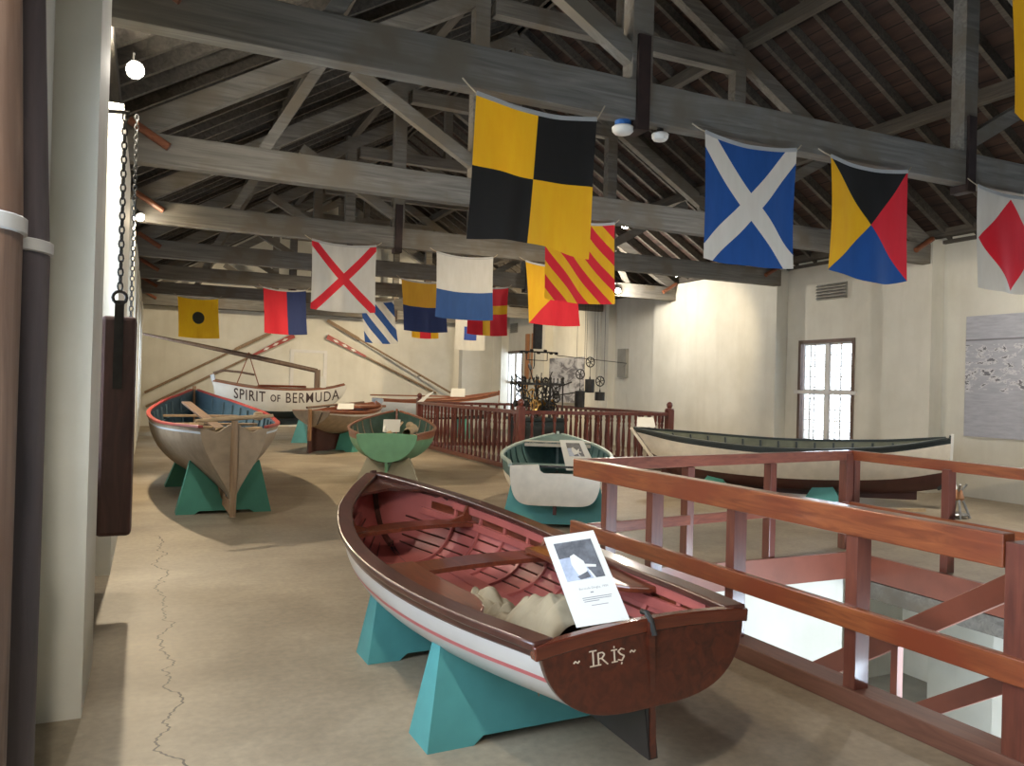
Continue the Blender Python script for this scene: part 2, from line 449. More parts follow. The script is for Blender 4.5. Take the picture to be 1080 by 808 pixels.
def text_mesh(txt, size, space=1.0, bold=0., sub=0):
    c = bpy.data.curves.new('t', 'FONT'); c.body = txt; c.size = size; c.space_character = space; c.resolution_u = 3; c.offset = bold
    o = bpy.data.objects.new('t', c); COL.objects.link(o)
    dg = bpy.context.evaluated_depsgraph_get(); dg.update()
    me = bpy.data.meshes.new_from_object(o.evaluated_get(dg))
    import bmesh
    bm = bmesh.new(); bm.from_mesh(me); bmesh.ops.triangulate(bm, faces=bm.faces)
    for _ in range(sub):
        es = [e for e in bm.edges if e.calc_length() > .09 * size]
        if es: bmesh.ops.subdivide_edges(bm, edges=es, cuts=1)
        bmesh.ops.triangulate(bm, faces=bm.faces)
    bm.to_mesh(me); bm.free()
    vs = [v.co.copy() for v in me.vertices]; fs = [tuple(p.vertices) for p in me.polygons]
    bpy.data.objects.remove(o); bpy.data.curves.remove(c); bpy.data.meshes.remove(me)
    return vs, fs
mats()

# ------------------------------------------------------------------ camera
def camera():
    f, yaw, pitch, roll = 838.0, math.radians(24.5), math.radians(.3), math.radians(1.56)
    fw = V(math.sin(yaw) * math.cos(pitch), math.cos(yaw) * math.cos(pitch), math.sin(pitch))
    r0 = V(math.cos(yaw), -math.sin(yaw), 0); u0 = r0.cross(fw)
    r = r0 * math.cos(roll) + u0 * math.sin(roll); u = -r0 * math.sin(roll) + u0 * math.cos(roll)
    cd = bpy.data.cameras.new('camera'); cd.sensor_width = 36; cd.lens = f * 36 / 1080; cd.clip_start = .05
    co = bpy.data.objects.new('camera', cd); COL.objects.link(co)
    m = Matrix((r, u, -fw)).transposed().to_4x4(); m.translation = V(0, 0, 1.6); co.matrix_world = m
    bpy.context.scene.camera = co
camera()

# ------------------------------------------------------------------ room shell
TY = [-1.37, 2.42, 5.75, 9.42, 12.98, 16.6, 20.2, 23.8, 27.4]
XL, XR, XC = -.44, 12.3, 5.85
YB, YF = -3.0, 28.6
HX0, HX1, HY0, HY1 = 3.45, 6.65, 1.9, 5.95     # stair opening
def roofz(x): return 4.28 + .6 * (min(x, 2 * XC - x) + .3)

def room():
    mb = MB()
    mb.box(XL - .3, HX0, YB, YF, -.25, 0); mb.box(HX1, XR + .3, YB, YF, -.25, 0)
    mb.box(HX0, HX1, YB, HY0, -.25, 0); mb.box(HX0, HX1, HY1, YF, -.25, 0)
    structure(mb.build('floor', 'floor'))
    # lower storey seen through the stair opening
    structure(MB().box(.5, 12.3, -1, 10, -3.3, -3.2).build('floor_lower', 'floorlow'))
    mb = MB().box(.5, 6.55, 6.02, 6.2, -3.2, -.25).box(.5, .7, -1, 6.02, -3.2, -.25)
    mb.box(8.6, 8.8, -1, 6.6, -3.2, -.25).box(8.8, 12.3, 9.8, 10, -3.2, -.25).box(6.55, 8.6, 8.0, 8.2, -3.2, -.25).box(.5, 12.3, -1.2, -1, -3.2, -.25).box(12.1, 12.3, -1, 9.8, -3.2, -.25).box(6.55, 6.75, 6.2, 8.0, -3.2, -.25).box(7.2, 7.45, 4.6, 4.85, -3.2, -.25)
    structure(mb.build('wall_lower', 'plaster'))
    mb = MB()                                     # boards lining the opening
    mb.box(HX0, HX1 - .03, HY1 - .05, HY1 - .003, -.245, .02)
    mb.box(HX1 - .05, HX1 - .003, HY0, HY1 - .05, -.235, .01)
    structure(mb.build('trim_1', 'fascia'))
    mb = MB().box(HX1 - .02, HX1 + .14, HY0, HY1 + .1, -.42, -.252)
    structure(mb.build('trim_2', 'timber'))
    # left wall with window holes between projecting piers
    wins = [(-1.6, -.6), (.5, 1.7), (2.6, 3.75), (6.2, 7.0), (9.95, 10.7), (13.5, 14.3), (17.2, 18.0), (20.9, 21.7), (24.5, 25.3)]
    mb = MB(); y = YB; x0, x1 = XL - .28, XL
    for a, b in wins:
        mb.box(x0, x1, y, a, 0, 4.3); mb.box(x0, x1, a, b, 0, .9); mb.box(x0, x1, a, b, 2.9, 4.3); y = b
    mb.box(x0, x1, y, YF, 0, 4.3)
    for a, b in ((-.6, .4), (4.2, 5.0), (7.15, 9.72), (10.95, 13.3), (14.5, 16.95), (18.15, 20.5), (21.8, 24.1), (25.5, 27.7)):
        mb.box(XL, -.25, a, b, 0, 3.80 if a > 7 else 3.883)
    structure(mb.build('wall_left', 'plaster'))
    n = 1
    for a, b in wins:
        fr = MB()
        for yy in (a, b - .06): fr.box(x0 + .1, x0 + .16, yy, yy + .06, .9, 2.9)
        for zz in (.9, 2.84): fr.box(x0 + .1, x0 + .16, a, b, zz, zz + .06)
        o = structure(fr.build('window_%d' % n, 'whiteframe')); n += 1
        mu = MB().box(x0 + .115, x0 + .145, (a + b) / 2 - .02, (a + b) / 2 + .02, .96, 2.84)
        for zz in (1.43, 1.9, 2.37): mu.box(x0 + .115, x0 + .145, a + .06, b - .06, zz - .015, zz + .015)
        mu.build('muntins', 'whiteframe', o)
    # right wall: recessed bays, flush infill between two piers
    rw = [(4.0, 5.4, .65, 2.7), (11.2, 12.55, .65, 2.68), (26.15, 27.5, .65, 2.9)]
    mb = MB(); y = YB; x0, x1 = XR, XR + .35
    for a, b, z0, z1 in rw:
        mb.box(x0, x1, y, a, 0, 4.35); mb.box(x0, x1, a, b, 0, z0); mb.box(x0, x1, a, b, z1, 4.35); y = b
    mb.box(x0, x1, y, YF, 0, 4.35)
    for i, c in enumerate(TY):
        a, b = c - .02, c + .85
        if i == 4: b = TY[5] + .85
        if i == 3: a = c - .12
        if i != 5: mb.box(12.0, XR, a, b, 0, 4.3)
    mb.box(12.05, XR, 18.9 + .9, 20.2, 0, 4.3)
    structure(mb.build('wall_right', 'plaster'))
    n = 11
    for a, b, z0, z1 in rw:
        fr = MB(); X0 = XR + .05
        for yy in (a - .05, b - .02): fr.box(XR - .02, X0 + .06, yy, yy + .07, z0 - .03, z1 + .05)
        fr.box(XR - .02, X0 + .06, a, b, z1 - .02, z1 + .05); fr.box(XR - .03, X0 + .06, a, b, z0 - .05, z0 + .03)
        o = structure(fr.build('window_%d' % n, 'frame')); n += 1
        zm = z0 + (z1 - z0) * .5; ym = (a + b) / 2
        cb = MB().box(XR - .05, XR + .0, a - .12, b + .12, zm - .035, zm + .035)
        cb.build('crossbar', 'whiteframe', o)
        sh = MB(); sh.box(X0 - .02, X0 + .05, ym - .05, ym + .05, z0, z1)
        sh.build('mullion', 'whiteframe', o)
        for q0, q1 in ((a + .05, ym - .05), (ym + .05, b - .05)):
            lv = MB()
            for zz in (z0 + .02, zm - .04, zm + .02, z1 - .06): lv.box(X0, X0 + .03, q0, q1, zz, zz + .04)
            for yy in (q0, (q0 + q1) / 2 - .01, q1 - .03): lv.box(X0, X0 + .03, yy, yy + .025, z0, z1)
            z = z0 + .22
            while z < z1: lv.box(X0 + .01, X0 + .025, q0, q1, z, z + .014); z += .22
            lv.build('sash', 'whiteframe', o)
            lv = MB(); z = z0 + .03
            while z < z1 - .05:
                lv.beam((X0 + .17, q0, z), (X0 + .17, q1, z), .05, .006, side=(1, 0, -.35)); z += .052
            lv.box(X0 + .15, X0 + .19, q0, q0 + .05, z0, z1).box(X0 + .15, X0 + .19, q1 - .05, q1, z0, z1)
            lv.build('shutter', 'whiteframe', o)
    # far gable wall, shallow pier in its right corner, wall behind the viewer
    for nm, yy in (('wall_far', YF), ('wall_back', YB - .3)):
        poly = [V(XL - .3, yy, 0), V(XR + .35, yy, 0), V(XR + .35, yy, 4.3), V(XC, yy, roofz(XC) + .3), V(XL - .3, yy, 4.3)]
        structure(MB().prism(poly, (0, .3, 0)).build(nm, 'plaster'))
    structure(MB().box(10.77, XR, YF - .35, YF, 0, 4.2).build('wall_corner', 'plaster_shaded'))
    structure(MB().box(XL, XR, YF - .12, YF, 3.96, 4.12).build('trim_3', 'timber'))
    structure(MB().box(XR - .18, XR + .1, YB, YF, 4.35, 4.48).box(XR - .06, XR, YB, YF, 4.24, 4.3).build('trim_4', 'timber_y'))
    structure(MB().box(XL - .25, XL + .1, YB, YF, 4.3, 4.45).build('trim_5', 'timber_y'))
    # far door in the gable wall
    d = MB().box(4.46, 4.58, YF - .05, YF, 0, 2.72).box(5.62, 5.74, YF - .05, YF, 0, 2.72).box(4.58, 5.62, YF - .05, YF, 2.62, 2.72)
    o = structure(d.build('door_1', 'whiteframe'))
    MB().box(4.58, 5.62, YF - .02, YF - .003, 0, 2.62).build('door_panel', 'plaster', o)
    # ceiling slopes with rafters and purlins
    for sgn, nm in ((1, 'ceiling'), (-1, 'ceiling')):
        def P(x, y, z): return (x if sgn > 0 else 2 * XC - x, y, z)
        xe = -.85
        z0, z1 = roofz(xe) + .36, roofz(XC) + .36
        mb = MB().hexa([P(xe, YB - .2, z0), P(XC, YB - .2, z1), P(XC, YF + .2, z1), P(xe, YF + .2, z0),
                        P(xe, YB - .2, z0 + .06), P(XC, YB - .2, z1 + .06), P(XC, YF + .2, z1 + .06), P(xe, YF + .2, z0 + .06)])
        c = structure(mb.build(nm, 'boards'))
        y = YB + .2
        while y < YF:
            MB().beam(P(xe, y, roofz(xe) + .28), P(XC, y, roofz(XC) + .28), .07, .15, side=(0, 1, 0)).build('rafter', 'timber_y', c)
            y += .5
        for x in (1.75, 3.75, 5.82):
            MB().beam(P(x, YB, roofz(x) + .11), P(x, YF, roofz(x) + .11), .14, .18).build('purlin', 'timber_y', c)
room()

def trusses():
    base = None
    places = ['partly hidden, behind the viewer', 'directly overhead carrying the yellow flag', 'nearest in full view, carrying the black and yellow quartered flag',
              'second in view, carrying the red and yellow striped flag', 'third in view, carrying the white flag with red cross',
              'fourth in view, carrying the yellow over blue flag', 'fifth in view, carrying the red and blue flag', 'sixth in view, carrying the yellow flag with black disc', 'farthest, close to the far gable wall']
    for i, y in enumerate(TY):
        lab = 'aged grey timber roof truss, ' + places[i]
        if base:
            dup(base, loc=(0, y, 0), label=lab); continue
        t = base = thing('roof_truss', lab, 'roof truss', (0, y, 0), 0, 'timber roof trusses')
        w = .16
        MB().box(-.42, 12.05, -w/2, w/2, 3.886, 4.22).build('tie_beam', 'timber', t, bevel=.006)
        for s in (0, 1):
            def X(x): return x if not s else 2 * XC - x
            QX = 3.72 if not s else 3.85
            MB().beam((X(-.3), 0, 4.2), (X(XC), 0, roofz(XC) - .12), w * .9, .22, side=(0, 1, 0)).build('principal_rafter', 'timber', t)
            MB().beam((X(QX), 0, 4.22), (X(QX), 0, 6.75), .2, w * .98, side=(1, 0, 0)).build('queen_post', 'timber', t)
            MB().beam((X(2.1), 0, 5.32), (X(3.78), 0, 4.36), w * .7, .15, side=(0, 1, 0)).build('strut', 'timber', t)
            MB().beam((X(1.1), 0, 4.2), (X(1.75), 0, 5.35), w * .6, .12, side=(0, 1, 0)).build('strut', 'timber', t)
            MB().box(X(QX) - .06, X(QX) + .06, -w/2 - .03, -w/2, 3.8, 4.6).box(X(QX) - .06, X(QX) + .06, -w/2 - .03, w/2 + .02, 3.80, 3.88).build('iron_strap', 'strapwood', t)
            MB().tube([(X(-.27), -w/2 - .05, 4.3), (X(.12), -w/2 - .05, 4.07)], .045, 10).build('heel_dowel', 'deckbrown', t)
        MB().box(3.9, 2 * XC - 3.9, -w/2, w/2, 6.36, 6.58).build('straining_beam', 'timber', t)
        MB().box(XC - .08, XC + .08, -w/2, w/2, 6.58, 7.85).build('king_post', 'timber', t)
trusses()

# ------------------------------------------------------------------ signal flags
Y_, B_, R_, U_, W_ = (.78, .43, .012), (.012, .012, .012), (.66, .018, .035), (.014, .075, .29), (.62, .61, .57)
N_ = (.016, .032, .125)
def flag_material(name, fn):
    t = NT(name, .75)
    tc = t.n.new('ShaderNodeUVMap'); tc.uv_map = 'UVMap'
    o = t.sep(tc.outputs[0]); u = o[0]; v = t.math('SUBTRACT', 1.0, o[1])
    ms = lambda *a: t.math(*a)
    c = fn(t, u, v, ms)
    f = t.noise(t.coord('Object', (9, 9, 2)), 1.5, 3)
    c2 = t.mix(.25, c, t.ramp(f, [(.3, (.35, .35, .35)), (.7, (.62, .62, .62))]), 'OVERLAY')
    t.color(c2)
    # thin bunting lets some lamp light through
    tr = t.n.new('ShaderNodeBsdfTranslucent'); t.l.new(c2, tr.inputs[0])
    mx = t.n.new('ShaderNodeMixShader'); mx.inputs[0].default_value = .35
    t.l.new(t.b.outputs[0], mx.inputs[1]); t.l.new(tr.outputs[0], mx.inputs[2])
    t.l.new(mx.outputs[0], t.n['Material Output'].inputs[0])
    return t.m
def absd(ms, a, b): return ms('ABSOLUTE', ms('SUBTRACT', a, b))
def pat_L(t, u, v, ms): return t.mix(ms('GREATER_THAN', ms('MULTIPLY', ms('SUBTRACT', u, .5), ms('SUBTRACT', v, .5)), 0.), B_, Y_)
def pat_X(bg, fg, w):
    def f(t, u, v, ms):
        a = ms('LESS_THAN', absd(ms, u, v), w); b = ms('LESS_THAN', absd(ms, ms('ADD', u, v), 1.), w)
        return t.mix(ms('MAXIMUM', a, b), bg, fg)
    return f
def pat_Z(t, u, v, ms):
    a = ms('GREATER_THAN', u, v); b = ms('GREATER_THAN', ms('ADD', u, v), 1.)
    # a&!b top, !a&!b left, !a&b bottom, a&b right
    return t.mix(b, t.mix(a, Y_, B_), t.mix(a, U_, R_))
def pat_F(t, u, v, ms): return t.mix(ms('LESS_THAN', ms('ADD', absd(ms, u, .5), absd(ms, v, .5)), .47), W_, R_)
def pat_Y(t, u, v, ms): return t.mix(ms('GREATER_THAN', ms('FRACT', ms('ADD', ms('MULTIPLY', ms('SUBTRACT', u, v), 3.), .1)), .5), Y_, R_)
def pat_G(t, u, v, ms): return t.mix(ms('GREATER_THAN', ms('FRACT', ms('ADD', ms('MULTIPLY', ms('SUBTRACT', u, ms('MULTIPLY', v, .9)), 1.9), .25)), .5), W_, (.02, .075, .27))
def pat_O(t, u, v, ms): return t.mix(ms('GREATER_THAN', ms('ADD', u, v), 1.), Y_, R_)
def pat_H(top, bot, s): return lambda t, u, v, ms: t.mix(ms('GREATER_THAN', v, s), top, bot)
def pat_V(l, r, s): return lambda t, u, v, ms: t.mix(ms('GREATER_THAN', u, s), l, r)
def pat_I(t, u, v, ms):
    d = ms('SQRT', ms('ADD', ms('POWER', absd(ms, u, .5), 2.), ms('POWER', absd(ms, v, .48), 2.)))
    return t.mix(ms('LESS_THAN', d, .155), Y_, (.03, .03, .02))
def pat_R(t, u, v, ms): return t.mix(ms('MAXIMUM', ms('LESS_THAN', absd(ms, u, .46), .09), ms('LESS_THAN', absd(ms, v, .46), .09)), R_, Y_)
def pat_3(t, u, v, ms): return t.mix(ms('LESS_THAN', absd(ms, u, .5), .2), Y_, R_)
def pat_S(t, u, v, ms): return t.mix(ms('LESS_THAN', ms('MAXIMUM', absd(ms, u, .5), absd(ms, v, .5)), .2), W_, (.03, .07, .33))
def pat_Q(t, u, v, ms): return t.mix(0., Y_, Y_)

def flag(x, y, pat, label, seed, w=1.05, h=1.1, z=3.86, dl=0., dr=0., skew=0., wave=.035, curl=0.):
    r = random.Random(seed); ph = r.random() * 6; ph2 = r.random() * 6
    t = thing('signal_flag', label, 'flag', (x, y, z), 0, 'signal flags hung from the roof trusses')
    nu, nv = 40, 40; vs = []; uv = []
    def P(u, v):
        sag = .055 * 4 * u * (1 - u) * (1 - .5 * v)
        zz = dl * (1 - u) + dr * u - sag - v * h + (curl * v * v * math.sin(u * 5 + ph))
        a = wave * (.25 + .75 * v)
        yy = -a * (math.sin(u * 9 + ph + v * 1.7) * .6 + math.sin(u * 17 + ph2 - v * 2.5) * .3 + .5 * math.sin(v * 3 + ph2)) - .02 * v
        xx = u * w + skew * v + .012 * v * math.sin(u * 8 + ph2) - .02 * math.sin(v * PI) * (u - .5)
        return V(xx, yy, zz)
    for j in range(nv + 1):
        for i in range(nu + 1): vs.append(P(i / nu, j / nv)); uv.append((i / nu, 1 - j / nv))
    fs = [(j*(nu+1)+i, j*(nu+1)+i+1, (j+1)*(nu+1)+i+1, (j+1)*(nu+1)+i) for j in range(nv) for i in range(nu)]
    mb = MB(); mb.add(vs, fs)
    mb.build('cloth', flag_material('bunting_' + pat[0], pat[1]), t, 60, uv=uv)
    hd = MB().sweep([P(i / 20, 0) + V(0, 0, .0) for i in range(21)], (0, 0, 1), .035, .006, off=-.003)
    hd.build('header', 'strap', t)
    a, b = P(0, 0), P(1, 0)
    for p, s in ((a, -1), (b, 1)):
        q = V(p.x + s * .10, .05, 3.93 - z)
        MB().tube([p, (p + q) / 2 + V(0, 0, -.004), q], .006, 6).build('tie_cord', 'rope', t)
    return t
FY = lambda i: TY[i] - .16
flag(3.34, FY(1), ('plain_yellow', pat_Q), 'plain yellow signal flag, cut off by the top right corner of the view', 1, h=1.03)
flag(2.19, FY(2), ('quartered', pat_L), 'large signal flag quartered in yellow and black, nearest the middle', 2, z=3.87, dl=-.05, dr=-.08, skew=-.07, curl=.05, wave=.05)
flag(4.32, FY(2), ('saltire', pat_X(U_, W_, .115)), 'blue signal flag with a white diagonal cross', 3, dr=0, wave=.03)
flag(5.78, FY(2), ('four_triangles', pat_Z), 'signal flag of black, yellow, blue and red triangles', 4, curl=.03)
flag(7.88, FY(2), ('diamond', pat_F), 'white signal flag with a red diamond at the right edge', 5, h=1.08)
flag(4.64, FY(3), ('diagonal_stripes', pat_Y), 'signal flag with red and yellow diagonal stripes', 6)
flag(2.28, FY(4), ('red_saltire', pat_X(W_, R_, .085)), 'white signal flag with a red diagonal cross', 7, wave=.025)
flag(4.37, FY(4), ('white_over_blue', pat_H(W_, (.02, .075, .24), .56)), 'signal flag white above and blue below', 8)
flag(6.04, FY(4), ('yellow_red_diagonal', pat_O), 'signal flag split diagonally into yellow and red', 9, skew=.1)
flag(4.83, FY(5), ('yellow_over_blue', pat_H((.66, .36, .03), N_, .5)), 'signal flag yellow above and dark blue below', 10, w=1.0, skew=.08)
flag(6.36, FY(5), ('red_yellow_cross', pat_R), 'red signal flag with a yellow upright cross', 11, w=.98)
flag(2.44, FY(6), ('red_and_blue', pat_V(R_, N_, .54)), 'signal flag half red and half dark blue side by side', 12, w=1.02, skew=.06)
flag(4.82, FY(6), ('blue_white_stripes', pat_G), 'signal flag with blue and white slanting stripes', 13, w=.88, z=3.75, skew=.15)
flag(6.2, FY(6), ('red_yellow_bars', pat_3), 'signal flag in yellow and red upright bars, mostly hidden behind the yellow over blue flag', 14, w=.75, z=3.84, h=1.0)
flag(.63, FY(7), ('black_disc', pat_I), 'yellow signal flag with a black disc', 15, h=1.12, skew=.05)
flag(8.74, FY(7), ('blue_square', pat_S), 'white signal flag with a blue square at its centre', 16, h=1.1)

# ------------------------------------------------------------------ stair opening, railing and stairs
def railing():
    t = thing('stair_railing', 'red varnished wooden guard railing round the stair opening', 'railing', (3.35, 2.1, 0))
    L = V(3.35, 2.1, 0)
    def post(x, y, z0=0, z1=.98, w=.10, d=.075):
        MB().box(x - w/2, x + w/2, y - d/2, y + d/2, z0, z1).build('post', 'post', t, bevel=.004, loc=-L)
    def rail(a, b, z0, z1, w, mat, nm='top_rail', cap=True):
        mb = MB().beam((a[0], a[1], (z0+z1)/2), (b[0], b[1], (z0+z1)/2), w, z1 - z0)
        o = mb.build(nm, mat, t, bevel=.006, loc=-L)
    n0, n1 = (3.22, 5.68), (3.35, 2.12)
    def nx(y): return n1[0] + (n0[0] - n1[0]) * (y - n1[1]) / (n0[1] - n1[1])
    for y in (5.3, 4.72, 3.89, 2.99): post(nx(y) + .04, y, .1)
    post(3.42, 2.12, 0, 1.0, .17, .17)
    rail((nx(5.72), 5.72), (3.37, 2.21), .885, 1.03, .085, 'rail_y')
    rail((nx(5.72) - .035, 5.72), (3.34, 2.03), .41, .525, .045, 'rail_y', 'mid_rail')
    rail((nx(5.7) + .05, 5.75), (3.42, 1.9), 0, .10, .17, 'sill', 'base_rail')
    e0, e1 = (3.2, 5.68), (6.78, 6.16)
    def ey(x): return e0[1] + (e1[1] - e0[1]) * (x - e0[0]) / (e1[0] - e0[0])
    for x in (4.43, 5.52): post(x, ey(x), .0, .93, .075, .1)
    post(6.70, ey(6.7), 0, 1.0, .1, .1); post(6.80, ey(6.8) - .02, 0, 1.0, .08, .1)
    rail((3.24, ey(3.24)), (6.8, ey(6.8)), .93, 1.03, .075, 'rail_x')
    rail((3.3, ey(3.3) - .03), (6.75, ey(6.75) - .03), .41, .50, .04, 'rail_x', 'mid_rail')
    for y in (5.0, 3.75, 2.5): post(6.74, y, 0, .95)
    rail((6.78, 6.2), (6.72, 1.9), .93, 1.03, .075, 'rail_y')
    rail((6.72, 6.2), (6.68, 1.9), .41, .50, .04, 'rail_y', 'mid_rail')
    # stairs going down along the near side
    s = thing('staircase', 'red brown wooden stairs with handrail going down through the floor opening', 'stairs', (3.9, 2.2, -3.2))
    L2 = V(3.9, 2.2, -3.2)
    n = 15; rise = 3.2 / (n + 1); run = .295
    for i in range(n):
        z = -rise * (i + 1); y = 2.3 + run * i
        if y + run > 5.9: break
        MB().box(3.58, 4.28, y, y + run + .03, z - .04, z).build('tread', 'sill', s, loc=-L2)
    for x in (3.54, 4.3):
        MB().beam((x, 2.2, -.12), (x, 5.85, -.12 - 3.65 * .678), .05, .26, side=(1, 0, 0)).build('stringer', 'fascia', s, loc=-L2)
    sl = .676
    MB().beam((4.36, 2.15, .58 + .76 * sl - .05), (4.36, 5.2, .53 - sl * (5.2 - 2.91)), .05, .13, side=(1, 0, 0)).build('handrail', 'fascia', s, loc=-L2, bevel=.004)
    MB().beam((4.36, 2.15, .04 + .78 * sl - .05), (4.36, 5.2, -.01 - sl * (5.2 - 2.93)), .04, .10, side=(1, 0, 0)).build('mid_handrail', 'fascia', s, loc=-L2, bevel=.004)
    MB().box(4.28, 4.44, 2.06, 2.20, 0, 1.15).build('newel_post', 'post', s, loc=-L2, bevel=.006)
    for y in (3.56, 4.9):
        MB().box(4.33, 4.38, y - .025, y + .025, -.12 - sl * (y - 2.2), .47 - sl * (y - 2.91)).build('baluster', 'fascia', s, loc=-L2)
railing()

def balustrade():
    x0, x1, y0, y1 = 6.3, 9.65, 13.4, 19.5
    t = thing('balustrade', 'dark red turned-baluster balustrade round the clock works', 'balustrade', (x0, y0, 0)); L = V(x0, y0, 0)
    prof = [(.036, 0), (.036, .10), (.022, .13), (.030, .19), (.042, .36), (.034, .55), (.022, .74), (.034, .78), (.022, .82), (.036, .86), (.036, .98)]
    base = MB().lathe(prof, n=10).build('baluster', 'baluster', t, 40)
    base.location = (.24, 0, .12)
    sp = []
    n = 13
    for i in range(1, n + 1): sp += [(i * 3.35 / (n + 1), 0), (i * 3.35 / (n + 1), y1 - y0)]
    m = 25
    for i in range(1, m): sp += [(0, i * (y1 - y0) / m), (x1 - x0, i * (y1 - y0) / m)]
    for j, (a, b) in enumerate(sp):
        c = base if j == 0 else base.copy()
        if j: COL.objects.link(c)
        c.location = (a, b, .12)
    for a, b in (((0, 0), (x1-x0, 0)), ((0, y1-y0), (x1-x0, y1-y0)), ((0, 0), (0, y1-y0)), ((x1-x0, 0), (x1-x0, y1-y0))):
        for nm, z, h, w in (('top_rail', 1.135, .07, .11), ('base_rail', .08, .09, .10)):
            MB().beam((*a, z), (*b, z), w, h).build(nm, 'baluster', t, bevel=.008)
    for a, b in ((0, 0), (x1-x0, 0), (0, y1-y0), (x1-x0, y1-y0)):
        mb = MB().box(a - .07, a + .07, b - .07, b + .07, 0, 1.22)
        o = mb.build('newel_post', 'baluster', t, bevel=.006)
        MB().lathe([(.09, 1.22), (.09, 1.245), (.045, 1.26), (.06, 1.30), (.065, 1.335), (.04, 1.375), (.01, 1.39)], (a, b, 0), 12).build('finial', 'baluster', o, 40)
balustrade()

# ------------------------------------------------------------------ the varnished dinghy in front
def iris():
    t = thing('rowing_dinghy', 'varnished mahogany dinghy named IRIS with white sides and pink line, nearest the viewer', 'boat', (1.745, 2.49, 0), math.radians(92.2)); t.rotation_euler = (math.radians(-2.4), 0, math.radians(92.2))
    h = Hull(3.48, ((0, .455), (.15, .535), (.4, .60), (.6, .575), (.78, .44), (.9, .245), (.97, .09), (1, .02)),
             ((0, .715), (.3, .68), (.55, .705), (.8, .79), (1, .905)),
             ((0, .43), (.25, .36), (.6, .34), (.85, .37), (1, .44)),
             p=((0, .62), (.4, .55), (.7, .7), (1, 1.1)), q=((0, 1.0), (.5, 1.15), (1, 1.)), rake=.42, srake=-.10)
    h.shell('hull', t, [(.70, 'hullgrey'), (.745, 'pinkline'), (.90, 'hullgrey'), (1., 'mahog')], 'pinkpaint')
    h.transom(t, 'mahog', .03, .03)
    n_ = 20; yb_ = h.hb(0) - .004; pl = []
    for i in range(n_ + 1):
        y_ = yb_ * (1 - 2 * i / n_); pl.append(V(-.018, y_ * 1.07, h.zs(0) + .03 * (1 - (y_ / yb_) ** 2) + .004))
    MB().sweep(pl, (0, 0, 1), .052, .045, flip=1, off=-.045).build('transom_cap', 'mahog_cap', t, 40, .006, loc=(0, 0, -.022))
    # capping: broad dark gunwale
    for side in (1, -1):
        pts = h.rim(1, side, 0, .0, .995, 40, .005)
        MB().sweep(pts, (0, 0, 1), .035, .095, flip=-side, off=-.066).build('gunwale', 'mahog_top', t, 40, .008)
        MB().sweep(h.rim(.95, side, 0, 0.0, .99, 40), (0, 0, 1), .045, .022, flip=-side, off=-.02).build('rubbing_strake', 'mahog_top', t, 40, .006)
        MB().sweep(h.rim(.93, side, .022, .05, .80, 30), (0, 0, 1), .05, .03, flip=side, off=0).build('inwale', 'pinkpaint', t)
        MB().sweep(h.rim(.78, side, .034, .05, .88, 30), (0, 0, 1), .045, .02, flip=side, off=0).build('riser', 'pinkpaint', t)
    for side in (1, -1):
        MB().sweep(h.rim(.86, side, .022, .05, .86, 30), (0, 0, 1), .055, .006, flip=side).build('inwale_shade_strip', 'mahog_red', t)  # brown strip put in for the shade under the inwale
    h.ribs([.12 + .075 * i for i in range(10)], t, 'pinkpaint', .028, .016)
    # lands of the planks inside
    for v in (.30, .42, .54, .66):
        for side in (1, -1):
            MB().sweep(h.rim(v, side, .023, .04, .92, 26), (0, 0, 1), .012, .006, flip=side).build('plank_edge', 'mahog', t)
    kz = table(((0, .245), (.3, .265), (.55, .30), (.9, .36), (1, .42)))
    h.keel(t, 'black', kz, .035, .0, .96)
    MB().prism([(-.01, -.02, .43), (-.035, -.02, .235), (.02, -.02, .235), (.9, -.02, .275), (.9, -.02, .35)], (0, .04, 0)).build('skeg', 'black', t)
    h.stem(t, 'mahog_top', .04, .05, .03)
    # iron pintle strap down the transom
    MB().box(-.035, -.012, -.012, .012, .24, .745).build('sternpost', 'mahog', t)
    MB().tube([(-.05, 0, .70), (-.03, 0, .745), (.0, 0, .772), (.03, 0, .768)], .011, 8).build('rudder_fitting', 'iron', t)
    # thwarts with knees, side benches, bow deck
    t1 = h.thwart(.47, .56, .22, t, 'mahog_red', bow=.02); t2 = h.thwart(.73, .62, .20, t, 'mahog_red', bow=.02)
    for u, z in ((.495, .585), (.75, .645)):
        for side in (1, -1):
            x = h.L * u; yi = (h.at_z(u, z) - .03) * side; yo = (h.hb(u) - .03) * side; zt = h.zs(u) - .01
            poly = [(x, yi - side * .20, z), (x, yi, z), (x, yo, zt), (x, yo - side * .035, zt), (x, yi - side * .05, z + .05)]
            MB().prism(poly, (.03, 0, 0)).build('knee', 'mahog_red', t)
    # stern sheets: bench round the stern with rounded fore ends
    for side in (1, -1):
        out = []; inn = []
        for i in range(19):
            u = .17 + .30 * i / 18; z = .635
            yo = h.at_z(u, z) - .026
            wd = .235 if i > 5 else .235 * math.sqrt(max(0, 1 - ((6 - i) / 6.2) ** 2))
            out.append(V(h.L * u, side * yo, z)); inn.append(V(h.L * u, side * (yo - wd), z))
        MB().prism(out + inn[::-1], (0, 0, .03)).build('side_bench', 'mahog_red', t, bevel=.008)
    poly = [V(.04, y, .575) for y in (-.33, .33)] + [V(.30, .28, .575), V(.30, -.28, .575)]
    MB().prism(poly, (0, 0, .028)).build('stern_bench', 'mahog_red', t, bevel=.006)
    L, R = [], []
    for i in range(9):
        u = .87 + .125 * i / 8; L.append(V(h.L*u, h.hb(u) - .02, h.zs(u) - .02)); R.append(V(h.L*u, -h.hb(u) + .02, h.zs(u) - .02))
